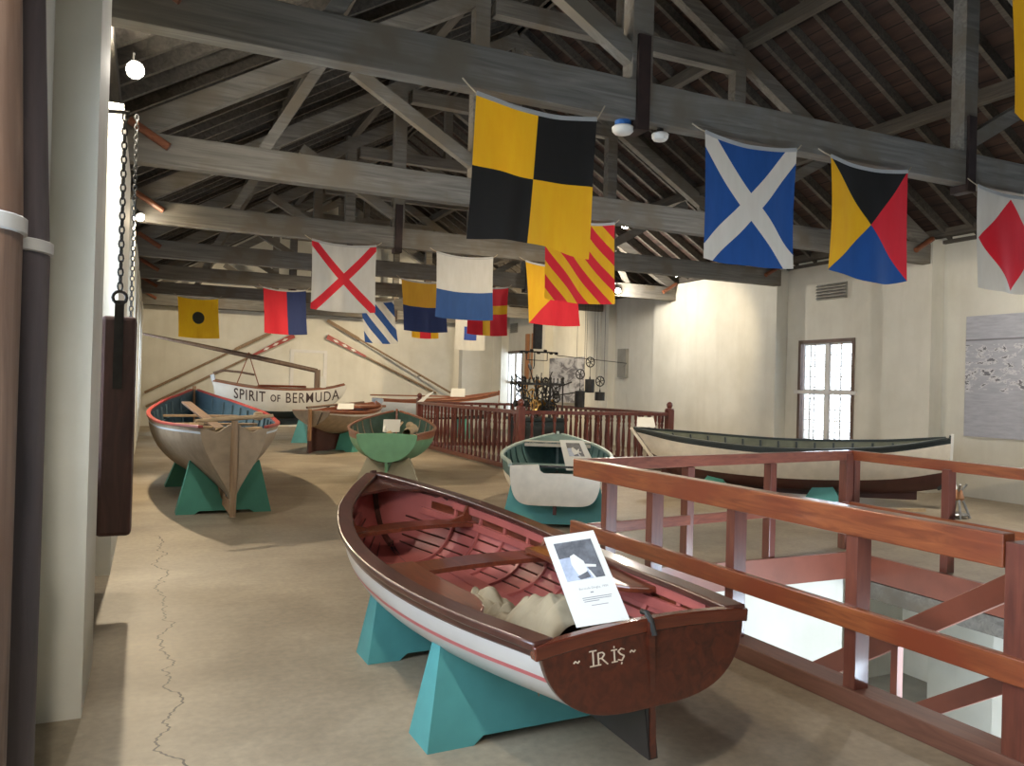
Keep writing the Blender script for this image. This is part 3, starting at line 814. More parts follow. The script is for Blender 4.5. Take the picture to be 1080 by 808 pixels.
    MB().prism([V(h.L * .90, 0, h.zs(.9) - .02)] + L + R[::-1], (0, 0, .018)).build('bow_deck', 'mahog', t)
    # floor boards
    for y in (-.16, -.055, .055, .16):
        MB().box(.5, 2.6, y - .045, y + .045, .405, .417).build('floor_board', 'pinkpaint', t)
    # lettering cut as thin raised strokes on the transom face: ~ IRIS ~
    def tp(y, z): return V(h.srake * (h.zs(0) - z) - .014, y, z)
    def stroke(a, b, w=.0045): return (a, b, w)
    H = .052; S = {}
    S['I'] = ([((.5, 0), (.5, 1), 1), ((.2, 0), (.8, 0), .6), ((.2, 1), (.8, 1), .6)], .55)
    S['R'] = ([((.25, 0), (.25, .8), 1), ((.05, 0), (.45, 0), .6), ((.25, .8), (.6, .8), .6), ((.6, .8), (.78, .65), .9), ((.78, .65), (.55, .42), .9), ((.55, .42), (.25, .42), .6), ((.5, .42), (1., -.05), .9)], 1.0)
    S['i'] = ([((.5, 0), (.5, .8), 1), ((.25, 0), (.75, 0), .6), ((.25, .8), (.75, .8), .6), ((.47, 1.0), (.55, 1.0), 1.2)], .6)
    S['S'] = ([((.75, .72), (.5, .82), .6), ((.5, .82), (.22, .66), .8), ((.22, .66), (.4, .46), 1), ((.4, .46), (.72, .28), 1), ((.72, .28), (.5, .0), .9), ((.5, 0), (.18, .1), .6), ((.5, -.12), (.44, -.25), .7)], .8)
    S['~'] = ([((.1, .42), (.35, .55), .8), ((.35, .55), (.65, .40), .8), ((.65, .40), (.9, .53), .8)], 1.0)
    cx = .335; mb = MB()
    for ch, gap in (('~', .020), ('I', .006), ('R', .004), ('i', .0), ('S', .018), ('~', 0)):
        st, wd = S[ch]
        for (a, b, ww) in st:
            if ch == '~': a, b = (a[0] * .6, a[1]), (b[0] * .6, b[1])
            A, B = tp(cx - a[0] * H, .622 + a[1] * H), tp(cx - b[0] * H, .622 + b[1] * H)
            mb.beam(A, B, .0045 * ww + .0012, .002, side=(B - A).cross(V(1, 0, 0)))
        cx -= wd * H * (.75 if ch == '~' else 1) + gap
    mb.build('name_lettering', 'gilt', t)
    # things lying in her
    canvas(t, h)
    return t, h

def blob_cloth(name, label, cat, fn, nu, nv, mat, loc=(0, 0, 0), group=None, sol=0):
    vs = [fn(i / nu, j / nv) for j in range(nv + 1) for i in range(nu + 1)]
    fs = [(j*(nu+1)+i, j*(nu+1)+i+1, (j+1)*(nu+1)+i+1, (j+1)*(nu+1)+i) for j in range(nv) for i in range(nu)]
    o = MB().add(vs, fs).build(name, mat, None, 70, loc=loc)
    if sol:
        m = o.modifiers.new('thickness', 'SOLIDIFY'); m.thickness = sol; m.offset = 0
    return tag(o, label, cat, group)

def canvas(t, h):
    from mathutils import noise
    W = t.matrix_basis
    def fn(i, j):
        # a bundle lying fore and aft across the stern bench, rucked up
        x = .34 + 1.10 * i; y = .06 + .44 * (j - .5) * (.5 + .5 * (1 - i)) + .06 * i
        prof = math.sin(PI * j) ** .6
        ht = (.13 - .09 * i) + .035 * math.sin(i * 9)
        z = .42 + prof * (ht + .02) + .13 * (1 - i) ** .5 * prof * (1 if i < .45 else .6)
        n = noise.noise(V(x * 7, y * 9, 1.3)) * .05 + abs(noise.noise(V(x * 11 + y * 7, y * 12 - x * 4, 4))) * .075 - .02
        if i == 0 or i == 1: z -= .03
        return W @ V(x + noise.noise(V(y * 8, x * 3, 7)) * .05, y, z + n * prof)
    blob_cloth('sail_bundle', 'crumpled beige canvas sail lying in the stern of the dinghy named IRIS', 'sail', fn, 46, 34, 'canvas', sol=.006)

IR, IH = iris()
trestle('boat_trestle', IH, IR, .265, .58, .50, 'teal', 'teal painted wooden boat trestle under the stern of the dinghy named IRIS', 'boat trestles', .20, .24, .50)
trestle('boat_trestle', IH, IR, .60, .50, .43, 'teal', 'teal painted wooden boat trestle under the bow half of the dinghy named IRIS', 'boat trestles', .20, .30, .50)

def sign_card(pts, label, photo=None, lines=(), frame=None, base=True):
    """thin card through four world corners: top-left, top-right, bottom-right, bottom-left"""
    a, b, c, d = [Vector(p) for p in pts]
    n = (b - a).cross(d - a).normalized()
    if n.dot(V(0, 0, 1.6) - a) < 0: n = -n
    t = thing('display_card', label, 'sign', tuple((c + d) / 2), 0, 'white information cards'); L = -(c + d) / 2
    MB().prism([p - n * .004 for p in (a, b, c, d)], n * .004).build('card', 'card', t, loc=L)
    def at(u, v): return a * (1-u) * (1-v) + b * u * (1-v) + c * u * v + d * (1-u) * v
    def patch(u0, v0, u1, v1, nm, m, e=.0012):
        MB().prism([at(u0, v0), at(u1, v0), at(u1, v1), at(u0, v1)], n * e).build(nm, m, t, loc=L)
    if photo:
        u0, v0, u1, v1 = photo
        def q(x, y): return at(u0 + (u1 - u0) * x, v0 + (v1 - v0) * y)
        mb = MB().prism([q(0, 0), q(1, 0), q(1, 1), q(0, 1)], n * .0012, 0)
        mb.prism([q(.0, .42), q(.38, .40), (q(.62, .66)), q(.74, 1), q(0, 1)], n * .0016, 1)
        mb.prism([q(.30, .38), q(.42, .34), q(.60, .55), q(.62, .78), q(.50, .90), q(.34, .88), q(.26, .60)], n * .002, 2)
        mb.prism([q(.58, .62), q(.88, .68), q(.86, .74), q(.60, .70)], n * .002, 2)
        mb.prism([q(.62, .76), q(.68, .80), q(.76, 1), q(.70, 1)], n * .002, 2)
        mb.prism([q(.30, .92), q(.60, .82), q(.64, .97), q(.36, 1)], n * .0022, 0)
        mb.build('photograph', ['photo_dark', 'photo_mid', 'card'], t, loc=L)
    for (u0, v0, u1, v1) in lines: patch(u0, v0, u1, v1, 'text_line', 'ink', .0008)
    return t, at, n, L
card, at, nrm, L = sign_card(((1.429, 2.795, 1.01), (1.607, 2.715, 1.045), (1.63, 2.475, .758), (1.452, 2.555, .722)),
    'white card with a boat photograph leaning in the stern of the dinghy named IRIS', (.14, .09, .88, .52),
    [(.49, .66, .55, .672), (.30, .715, .86, .722), (.30, .735, .84, .742), (.31, .755, .60, .762), (.42, .80, .74, .806)])
def card_text():
    vs, fs = text_mesh('Bermuda Dinghy, 1900', .11)
    w = max(v.x for v in vs)
    X = (at(1, 0) - at(0, 0)); Yv = (at(0, 0) - at(0, 1)); 
    o = at(.30, .63) + nrm * .0006; sc = .56 / w
    ys = Yv.normalized() * X.length
    MB().add([o + X * (v.x * sc) + ys * (v.y * sc) for v in vs], fs).build('heading_text', 'ink', card, loc=L)
card_text()

# ------------------------------------------------------------------ bare wooden boat with rudder, at the left
def wineglass():
    t = thing('wooden_sailing_boat', 'bare grey wooden boat with wineglass stern, red gunwale and blue inside, at the left', 'boat', (.87, 9.35, 0), math.radians(91.2))
    h = Hull(6.2, ((0, .35), (.12, .58), (.3, .76), (.55, .80), (.8, .52), (.93, .2), (1, .02)),
             ((0, 1.06), (.3, 1.04), (.6, 1.12), (.85, 1.26), (1, 1.40)),
             ((0, .20), (.2, .24), (.6, .26), (.9, .33), (1, .55)),
             p=((0, 2.3), (.12, 1.9), (.35, 1.05), (.7, 1.05), (1, 1.5)), q=((0, .72), (.3, .8), (.6, 1.), (1, 1.)), rake=.6, srake=-.08, t=.03)
    h.shell('hull', t, [(.93, 'tanhull'), (.955, 'bluewhite'), (1., 'tanhull')], 'bluein')
    def nt(y): return -.085 * math.exp(-((abs(y) - .18) / .10) ** 2)
    h.transom(t, 'tanhull', .05, .05, nt)
    h.gunwale('gunwale', t, 'redpaint', .055, .03, .985, dz=.012)
    h.ribs([.08 + .058 * i for i in range(15)], t, 'bluein', .04, .025)
    for side in (1, -1):
        MB().sweep(h.rim(.80, side, .055, .06, .93, 30), (0, 0, 1), .06, .025, flip=side).build('riser', 'bluein', t)
    for u, z in ((.10, .80), (.26, .84), (.40, .86), (.55, .90), (.72, .98)):
        h.thwart(u, z, .20, t, 'rawwood' if u < .3 else 'oar', .03)
    h.keel(t, 'rawwood2', table(((0, .10), (.5, .13), (.9, .22), (1, .4))), .06, 0, .97)
    h.stem(t, 'rawwood2', .06, .07, .06)
    # rudder post and blade along the stern
    MB().tube([(-.075, 0, .08), (-.07, 0, .50), (-.06, 0, .80), (-.05, 0, 1.14)], [.035, .04, .042, .035], 10).build('rudder_post', 'oar', t, 40)
    MB().prism([(-.08, -.015, .08), (-.03, -.015, .08), (-.02, -.015, .86), (-.06, -.015, .86)], (0, .03, 0)).build('rudder', 'rawwood', t)
    for sy in (1, -1):
        pts_ = [V(.10, sy * (.02 + .33 * i / 14), 1.03 + .035 * math.sin(i * .45) - .012 * (i > 12)) for i in range(15)]
        MB().prism([V(.10, sy * .02, .86)] + pts_ + [V(.10, sy * .33, .86)], (.025, 0, 0)).build('stern_board', 'canvas', t)
    return t, h
WG, WH = wineglass()
trestle('boat_trestle', WH, WG, .135, .54, .40, 'tealgreen', 'teal green boat trestle under the stern of the bare wooden boat', 'boat trestles', .22, .18, .62)
trestle('boat_trestle', WH, WG, .56, .56, .42, 'tealgreen', 'dark teal green boat trestle under the middle of the bare wooden boat', 'boat trestles', .22, .18, .62)
def wg_gear():
    W = WG.matrix_basis
    def wp(*a): return W @ V(*a)
    o = MB().tube([wp(-.10, .42, 1.14), wp(.06, .0, 1.165), wp(.22, -.45, 1.19)], [.018, .028, .02], 10).build('tiller_bar', 'rawwood', None, 40)
    tag(o, 'pale wooden yoke bar lying across the stern of the bare wooden boat', 'spar')
    o = MB().lathe([(.01, 0), (.05, .01), (.06, .05), (.05, .09), (.03, .1)], wp(.32, -.30, 1.13), 14).build('wooden_block', 'rawwood', None, 40)
    tag(o, 'round pale wooden block beside the yoke bar of the bare wooden boat', 'block')
    r = random.Random(3)
    base = MB().hexa([(-.3, -.035, 0), (.3, -.045, 0), (.3, .045, 0), (-.3, .035, 0), (-.3, -.035, .035), (.3, -.045, .035), (.3, .045, .035), (-.3, .035, .035)])
    locs = [(.75, .20, .865, .5), (.95, .05, .875, 1.2), (1.15, .28, .88, -.4), (1.55, -.1, .90, .3), (2.1, .12, .93, -.9), (1.9, -.28, .92, 1.5), (2.6, .2, .95, .1)]
    first = None
    words = ['lying nearest the stern', 'crossing the one nearest the stern', 'beside the port side', 'lying amidships', 'slanting amidships', 'crosswise amidships', 'farthest forward']
    for (x, y, z, a), wd in zip(locs, words):
        p = wp(x, y, z)
        lab = 'loose pale wooden board in the bare wooden boat, ' + wd
        if not first:
            first = base.build('loose_board', 'rawwood', None, bevel=.004); tag(first, lab, 'board', 'loose boards in the bare wooden boat'); c = first
        else: c = dup(first, label=lab)
        c.location = p; c.rotation_euler = (0, .05, a + 1.6)
    o = MB().beam(wp(2.0, -.05, .93), wp(4.2, .25, 1.22), .14, .03).build('centreboard', 'spar', None, bevel=.004)
    tag(o, 'long greyish brown board slanting forward in the bare wooden boat', 'board')
wg_gear()

# ------------------------------------------------------------------ the white boat with its name
def spirit():
    a, b = V(1.57, 22.1, 0), V(4.80, 21.2, 0); L = (b - a).length; ang = math.atan2(b.y - a.y, b.x - a.x)
    t = thing('small_sailing_boat', 'white boat lettered SPIRIT OF BERMUDA with varnished deck and dark bottom', 'boat', tuple(a), ang)
    h = Hull(L, ((0, .34), (.3, .55), (.6, .52), (.85, .27), (1, .02)),
             ((0, 1.555), (.3, 1.41), (.6, 1.375), (.85, 1.43), (1, 1.555)),
             ((0, .90), (.2, .65), (.6, .63), (.85, .74), (1, .97)),
             p=((0, .9), (.5, .7), (1, 1.1)), q=((0, .9), (.5, 1.0), (1, 1.0)), rake=.75, srake=.12, t=.02)
    h.shell('hull', t, [(.46, 'darkblue'), (1., 'white')], 'deckbrown', 40)
    h.transom(t, 'white', .03, .03)
    h.gunwale('gunwale', t, 'deckbrown', .04, .035, .985)
    L_, R_2 = [], []
    for i in range(25):
        u = i / 24 * .98; L_.append(V(h.L*u, h.hb(u) - .01, h.zs(u) + .0)); R_2.append(V(h.L*u, -h.hb(u) + .01, h.zs(u) + .0))
    mb = MB()
    for i in range(24):
        ca, cb = (L_[i] + R_2[i]) / 2 + V(0, 0, .05), (L_[i+1] + R_2[i+1]) / 2 + V(0, 0, .05)
        for s0, s1 in ((L_[i], L_[i+1]), (R_2[i], R_2[i+1])):
            mb.hexa([s0 - V(0,0,.02), s1 - V(0,0,.02), cb - V(0,0,.07), ca - V(0,0,.07), s0, s1, cb, ca])
    mb.build('deck', 'deckbrown', t)
    mb = MB(); pts = [V(L * .32 + L * .36 * (.5 + .5 * math.cos(q * PI / 16)), .26 * math.sin(q * PI / 16), 1.46) for q in range(32)]
    mb.tube(pts + [], .03, 6, closed=True).build('cockpit_coaming', 'mahog_red', t, 40)
    kz = table(((0, .82), (.25, .48), (.7, .48), (.9, .70), (1, .9)))
    h.keel(t, 'darkblue', kz, .05, .02, .9)
    # name along the starboard side (facing the viewer)
    vs, fs = text_mesh('SPIRIT', 1, 1.12, .012, 4); vs2, fs2 = text_mesh('OF', .68, 1.12, .01, 4); vs3, fs3 = text_mesh('BERMUDA', 1, 1.12, .003, 4)
    w1 = max(v.x for v in vs); w2 = max(v.x for v in vs2); w3 = max(v.x for v in vs3)
    tot = w1 + .45 + w2 + .45 + w3
    A, B = .16 * L, .945 * L; k_ = (B - A) / tot
    for vv, ff, x0, y0 in ((vs, fs, 0, 0), (vs2, fs2, w1 + .45, .05), (vs3, fs3, w1 + w2 + .9, 0)):
        for off, nm in ((.007, 0),):
            P = []
            for v in vv:
                x = A + (x0 + v.x) * k_; u = x / L
                zr = (v.y + y0) / .72
                z = h.zs(u) - .335 + zr * .27
                uu = u
                for _ in range(6):      # allow for the raked ends
                    vv_ = .5
                    lo, hi = 0, 1
                    for __ in range(20):
                        m = (lo + hi) / 2
                        if h.yz(uu, m)[1] < z: lo = m
                        else: hi = m
                    px_ = h.pt(uu, lo, -1).x; uu += (x - px_) / L * .7
                    uu = min(uu, 1)
                p = h.pt(uu, lo, -1); P.append(V(p.x, p.y - off, p.z))
            MB().add(P, ff).build('name_lettering', 'darkletter', t)
    # rudder head at the stern
    MB().beam((-.10, 0, 1.72), (.06, 0, 1.20), .05, .10).build('rudder', 'bluewhite', t)
    return t, h
SP, SH = spirit()
trestle('boat_trestle', SH, SP, .36, .46, .28, 'teal', 'bright teal boat trestle under the boat lettered SPIRIT OF BERMUDA, left one', 'boat trestles', .4, .48, .66)
trestle('boat_trestle', SH, SP, .66, .44, .26, 'teal', 'bright teal boat trestle under the boat lettered SPIRIT OF BERMUDA, right one', 'boat trestles', .4, .48, .66)
def spar():
    t = thing('boom', 'long dark spar resting slanting above the boat lettered SPIRIT OF BERMUDA', 'spar', (4.05, 21.4, 1.42))
    L = V(4.05, 21.4, 1.42)
    MB().tube([(-.19, 21.8, 2.68), (1.0, 21.75, 2.47), (2.3, 21.7, 2.235), (4.05, 21.4, 1.89)], [.03, .05, .065, .06], 10).build('pole', 'spar', t, 40, loc=-L)
    MB().box(3.98, 4.12, 21.34, 21.44, 1.43, 1.92).build('upright', 'spar', t, loc=-L, bevel=.006)
    mb = MB().tube([(2.32, 21.68, 2.25), (2.04, 21.75, 1.44)], .014, 6).tube([(2.34, 21.68, 2.25), (2.60, 21.6, 1.43)], .014, 6)
    mb.tube([(2.25, 21.68, 2.2), (2.32, 21.6, 2.31), (2.4, 21.68, 2.22)], .02, 6)
    mb.build('rope_sling', 'deckbrown', t, loc=-L)
    o = MB().tube([(1.5, 22.08, 1.76), (1.75, 22.0, 1.83), (2.15, 21.9, 1.80), (2.5, 21.8, 1.74)], .03, 8).build('tiller', 'spar', None, 40)
    tag(o, 'curved dark wooden tiller above the stern of the boat lettered SPIRIT OF BERMUDA', 'tiller')
spar()

def iris_like(name, label, a, b, beam, zs, zk, bands, inner, gun, tr, p=None, q=None, tw=None, t_=.02, ribs=None, rake=.3, srake=-.05, ribmat=None, thw=None, tmat='rawwood', notch=None, crown=.02, keel=None, keelmat='black', cat='boat', tailw=.7):
    a, b = V(*a, 0), V(*b, 0); L = (b - a).length; ang = math.atan2(b.y - a.y, b.x - a.x)
    t = thing(name, label, cat, tuple(a), ang)
    hw = beam / 2
    h = Hull(L, ((0, hw * tailw), (.2, hw * (.35 + .62 * max(tailw, .55))), (.5, hw), (.75, hw * .8), (.9, hw * .42), (1, .02)), zs, zk,
             p=p or ((0, .65), (.5, .6), (1, 1.1)), q=q or ((0, 1.05), (1, 1.0)), rake=rake, srake=srake, t=t_)
    h.shell('hull', t, bands, inner)
    if tr: h.transom(t, tr, .03, crown, notch)
    h.gunwale('gunwale', t, gun, .045, .035, .985)
    if ribs: h.ribs(ribs, t, ribmat or inner, .03, .018)
    for u, z in (thw or ()): h.thwart(u, z, .18, t, tmat)
    if keel: h.keel(t, keelmat, table(keel), .04, 0, .93)
    h.stem(t, gun, .04, .05, .03)
    return t, h

# green dinghy in the middle
GR, GH = iris_like('green_dinghy', 'small dinghy with sea green transom and dark green inside, in front of the balustrade', (3.42, 12.2), (4.42, 15.1), 1.52,
    ((0, .80), (.4, .80), (.8, .95), (1, 1.08)), ((0, .36), (.4, .28), (1, .42)), [(.86, 'greenhull'), (1., 'deckbrown')], 'greenin', 'deckbrown', 'greenhull',
    p=((0, 1.0), (.5, .75), (1, 1.1)), q=((0, .95), (.5, 1.05), (1, 1.)), ribs=[.1 + .08 * i for i in range(10)], ribmat='tanhull', thw=((.35, .6), (.6, .66)), keel=((0, .2), (.6, .24), (1, .35)), keelmat='greenhull', tailw=.62, crown=.02)
trestle('boat_trestle', GH, GR, .17, .50, .34, 'beigestand', 'grey beige boat trestle under the green dinghy', 'boat trestles', .22, .2, .5)
trestle('boat_trestle', GH, GR, .62, .42, .28, 'beigestand', 'grey beige boat trestle under the bow of the green dinghy', 'boat trestles', .22, .22, .5)
sign_card(((3.42, 12.42, 1.03), (3.68, 12.35, 1.03), (3.66, 12.32, .83), (3.40, 12.39, .83)), 'blank looking white card standing in the stern of the green dinghy')
def green_gear():
    W = GR.matrix_basis
    o = MB().tube([W @ V(.0, .0, .80), W @ V(.5, -.1, .86), W @ V(1.4, -.18, .93)], [.03, .035, .02], 8).build('rolled_spar', 'rawwood', None, 40)
    tag(o, 'pale wooden tiller bar lying in the green dinghy', 'spar')
    from mathutils import noise
    def fn(i, j):
        x = .06 + 1.2 * i; a = j * 2 * PI; r = .06 + .012 * math.sin(i * 14) + .02 * noise.noise(V(i * 8, j * 4, 2))
        return W @ V(x, -.30 - .10 * math.sin(i * 3) + r * math.cos(a), .83 + .05 * i + r * math.sin(a))
    blob_cloth('rolled_sail', 'rolled beige sail lying along the side of the green dinghy', 'sail', fn, 30, 14, 'canvas')
    o = MB().lathe([(.01, 0), (.03, .01), (.035, .06), (.02, .10), (.005, .11)], W @ V(.02, .03, .83), 10).build('float', 'white', None, 40)
    tag(o, 'small white float on the stern of the green dinghy', 'float')
green_gear()

# white dinghy with notched transom
def notchf(y): return -.10 if -.28 < y < .17 else 0.
WD, WDH = iris_like('white_dinghy', 'broad white dinghy with teal inside and a notched transom, right of centre', (4.14, 7.85), (5.80, 10.95), 1.46,
    ((0, .725), (.4, .70), (.8, .80), (1, .90)), ((0, .29), (.4, .23), (1, .36)), [(.80, 'creampaint'), (1., 'tealin')], 'tealin', 'palerim', None,
    p=((0, .45), (.5, .5), (1, 1.1)), q=((0, 1.5), (.5, 1.2), (1, 1.)), ribs=[.08 + .07 * i for i in range(11)], keel=((0, .19), (.6, .19), (1, .3)), keelmat='darkred', tailw=.70)
def wd_transom():
    h = WDH; vs = [i / 16 for i in range(17)]
    yb = h.pt(0, 1, 1).y; zt = h.zs(0) + .0
    poly = [h.pt(0, v, 1) for v in vs[1:]] + [V(0, .19, zt + .02), V(0, .17, zt - .05), V(0, .13, zt - .075), V(0, -.24, zt - .075), V(0, -.28, zt - .05), V(0, -.30, zt + .02)] + [h.pt(0, v, -1) for v in vs[1:]][::-1] + [h.pt(0, 0, 1)]
    poly = [V(h.srake * (h.zs(0) - p.z) - .012, p.y, p.z) for p in poly]
    MB().prism(poly, (.035, 0, 0)).build('transom', 'creampaint', WD, None, .004)
    MB().box(-.02, .03, -.29, .18, zt - .01, zt + .01).build('transom_bar', 'iron', WD)
    h.thwart(.12, .53, .26, WD, 'tealin'); h.thwart(.48, .55, .24, WD, 'tealin')
    L_, R_2 = [], []
    for i in range(9):
        u = .80 + .18 * i / 8; L_.append(V(h.L*u, h.hb(u) - .02, h.zs(u) - .015)); R_2.append(V(h.L*u, -h.hb(u) + .02, h.zs(u) - .015))
    MB().prism(L_ + R_2[::-1], (0, 0, .018)).build('bow_deck', 'tealin', WD)
    MB().box(h.L * .80, h.L * .82, -h.hb(.8) + .03, h.hb(.8) - .03, h.zs(.8) - .06, h.zs(.8) + .02).build('deck_beam', 'creampaint', WD)
wd_transom()
trestle('boat_trestle', WDH, WD, .12, .62, .52, 'teal', 'teal boat trestle under the stern of the white dinghy with the notched transom', 'boat trestles', .22, .24, .5)
trestle('boat_trestle', WDH, WD, .62, .50, .34, 'teal', 'teal boat trestle under the bow of the white dinghy with the notched transom', 'boat trestles', .22, .24, .5)
sign_card(((4.66, 8.75, .96), (4.93, 8.63, .96), (4.80, 8.05, .65), (4.44, 8.15, .65)), 'white card with a small photograph leaning in the white dinghy with the notched transom', (.22, .10, .78, .55))

# black and white gig by the right hand wall
GG, GGH = iris_like('long_gig', 'long white rowing gig with black gunwale and dark red bottom by the right wall', (7.42, 11.25), (10.47, 7.75), 1.3,
    ((0, .98), (.2, .90), (.5, .84), (.8, .91), (1, 1.05)), ((0, .36), (.15, .20), (.5, .17), (.85, .20), (1, .30)), [(.55, 'darkred'), (.93, 'creampaint'), (1., 'blackgreen')], 'olivein', 'blackgreen', None,
    p=((0, 1.0), (.5, .6), (1, 1.)), q=((0, 1.), (.5, 1.05), (1, 1.)), ribs=[.06 + .06 * i for i in range(15)], ribmat='blackgreen', thw=((.25, .72), (.45, .68), (.65, .70)), tmat='blackgreen', keel=((0, .35), (.12, .12), (.9, .12), (1, .25)), keelmat='darkred', rake=.16, srake=.75, tailw=.03)
GG.rotation_euler[0] = math.radians(3.5)
MB().sweep([V(.75 * (.98 - z) - .02, 0, z) for z in (.40, .6, .8, 1.0)], (0, 1, 0), .04, .05).build('sternpost', 'creampaint', GG)
MB().sweep([V(GGH.L + .0, 0, .28), V(GGH.L + .02, 0, .6), V(GGH.L + .03, 0, 1.10)], (0, 1, 0), .05, .035).build('stem_band', 'white', GG)
trestle('boat_trestle', GGH, GG, .30, .50, .40, 'tealgreen', 'teal green boat trestle under the left half of the long gig', 'boat trestles', .55, .12, .42)
trestle('boat_trestle', GGH, GG, .64, .52, .42, 'teal', 'teal boat trestle under the right half of the long gig', 'boat trestles', .55, .12, .42)
sign_card(((7.42, 11.2, 1.16), (7.64, 11.05, 1.16), (7.62, 10.95, 1.0), (7.36, 11.12, 1.0)), 'small grey white card at the left end of the long gig')

# keel boat with rudder behind the green dinghy
def keelboat():
    t, h = iris_like('keel_sailing_boat', 'low keel boat with tan heart shaped stern, brown deck and deep dark red keel', (3.25, 17.75), (5.3, 20.0), 1.35,
        ((0, .95), (.4, .93), (.8, 1.02), (1, 1.12)), ((0, .60), (.3, .42), (.7, .45), (1, .70)), [(.86, 'tanhull'), (.92, 'white'), (1., 'deckbrown')], 'deckbrown', 'deckbrown', 'tanhull',
        p=((0, 1.5), (.4, 1.0), (1, 1.1)), q=((0, .8), (.5, .9), (1, 1.)), rake=.5, srake=.1, keel=((0, .06), (.45, .06), (.8, .25), (1, .5)), keelmat='darkred', tailw=.68, thw=((.15, .90), (.32, .90), (.5, .91), (.66, .95)), tmat='deckbrown')
    MB().tube([(-.05, 0, .30), (-.05, 0, 1.0)], .045, 8).build('rudder_post', 'rawwood2', t, 40)
    MB().prism([(-.09, -.02, .03), (.25, -.02, .06), (.20, -.02, .60), (-.09, -.02, .52)], (0, .04, 0)).build('rudder', 'darkred', t)
    MB().tube([(-.04, -.30, .93), (.0, -.16, .66)], .01, 6).build('strut_rod', 'iron', t)
    MB().box(1.6, 2.9, -.36, .36, 1.0, 1.06).build('hatch_cover', 'deckbrown', t, bevel=.01)
    trestle('boat_trestle', h, t, .40, .50, .36, 'tealgreen', 'teal green boat trestle under the keel boat with the heart shaped stern', 'boat trestles', .4, .06, .5)
    W = t.matrix_basis
    o = MB().tube([W @ V(-.1, .05, 1.03), W @ V(.9, -.05, 1.08), W @ V(2.2, -.1, 1.13)], .025, 8).build('loose_spar', 'spar', None, 40)
    tag(o, 'brown pole lying fore and aft on the deck of the keel boat', 'spar')
keelboat()
# white boat beyond the balustrade
FB, FH = iris_like('white_rowing_boat', 'long pale blue white boat with brown gunwale beyond the balustrade', (5.95, 22.3), (10.0, 22.9), 1.1,
    ((0, 1.17), (.3, 1.14), (.7, 1.25), (1, 1.45)), ((0, .70), (.4, .62), (1, .75)), [(.9, 'bluewhite'), (1., 'deckbrown')], 'deckbrown', 'deckbrown', 'bluewhite',
    keel=((0, .55), (1, .6)), keelmat='darkblue', tailw=.7, thw=((.2, 1.0), (.4, 1.0), (.6, 1.05)), tmat='deckbrown')
trestle('boat_trestle', FH, FB, .25, .42, .30, 'tealgreen', 'dark teal trestle under the left half of the white boat beyond the balustrade', 'boat trestles', .4, .55, .6)
trestle('boat_trestle', FH, FB, .68, .42, .30, 'tealgreen', 'dark teal trestle under the right half of the white boat beyond the balustrade', 'boat trestles', .4, .55, .6)
o = MB().beam((5.7, 22.15, 1.27), (8.4, 22.5, 1.27), .06, .04).build('long_plank', 'deckbrown', None); tag(o, 'long narrow brown plank lying on the white boat beyond the balustrade', 'plank')
sign_card(((8.15, 22.2, 1.52), (8.6, 22.25, 1.52), (8.58, 22.2, 1.27), (8.1, 22.15, 1.27)), 'white card standing on the white boat beyond the balustrade')
sign_card(((6.45, 19.35, 1.36), (6.62, 19.25, 1.46), (6.32, 19.30, 1.16), (6.20, 19.38, 1.16)), 'white card tilted on the far left newel post of the balustrade')
sign_card(((4.10, 21.25, 1.74), (4.21, 21.23, 1.76), (4.26, 21.21, 1.45), (4.13, 21.23, 1.45)), 'narrow white card on the upright of the long dark spar')
sign_card(((3.95, 18.25, 1.12), (4.35, 18.4, 1.12), (4.32, 18.3, .99), (3.90, 18.15, .99)), 'pale card lying on the stern deck of the keel boat')

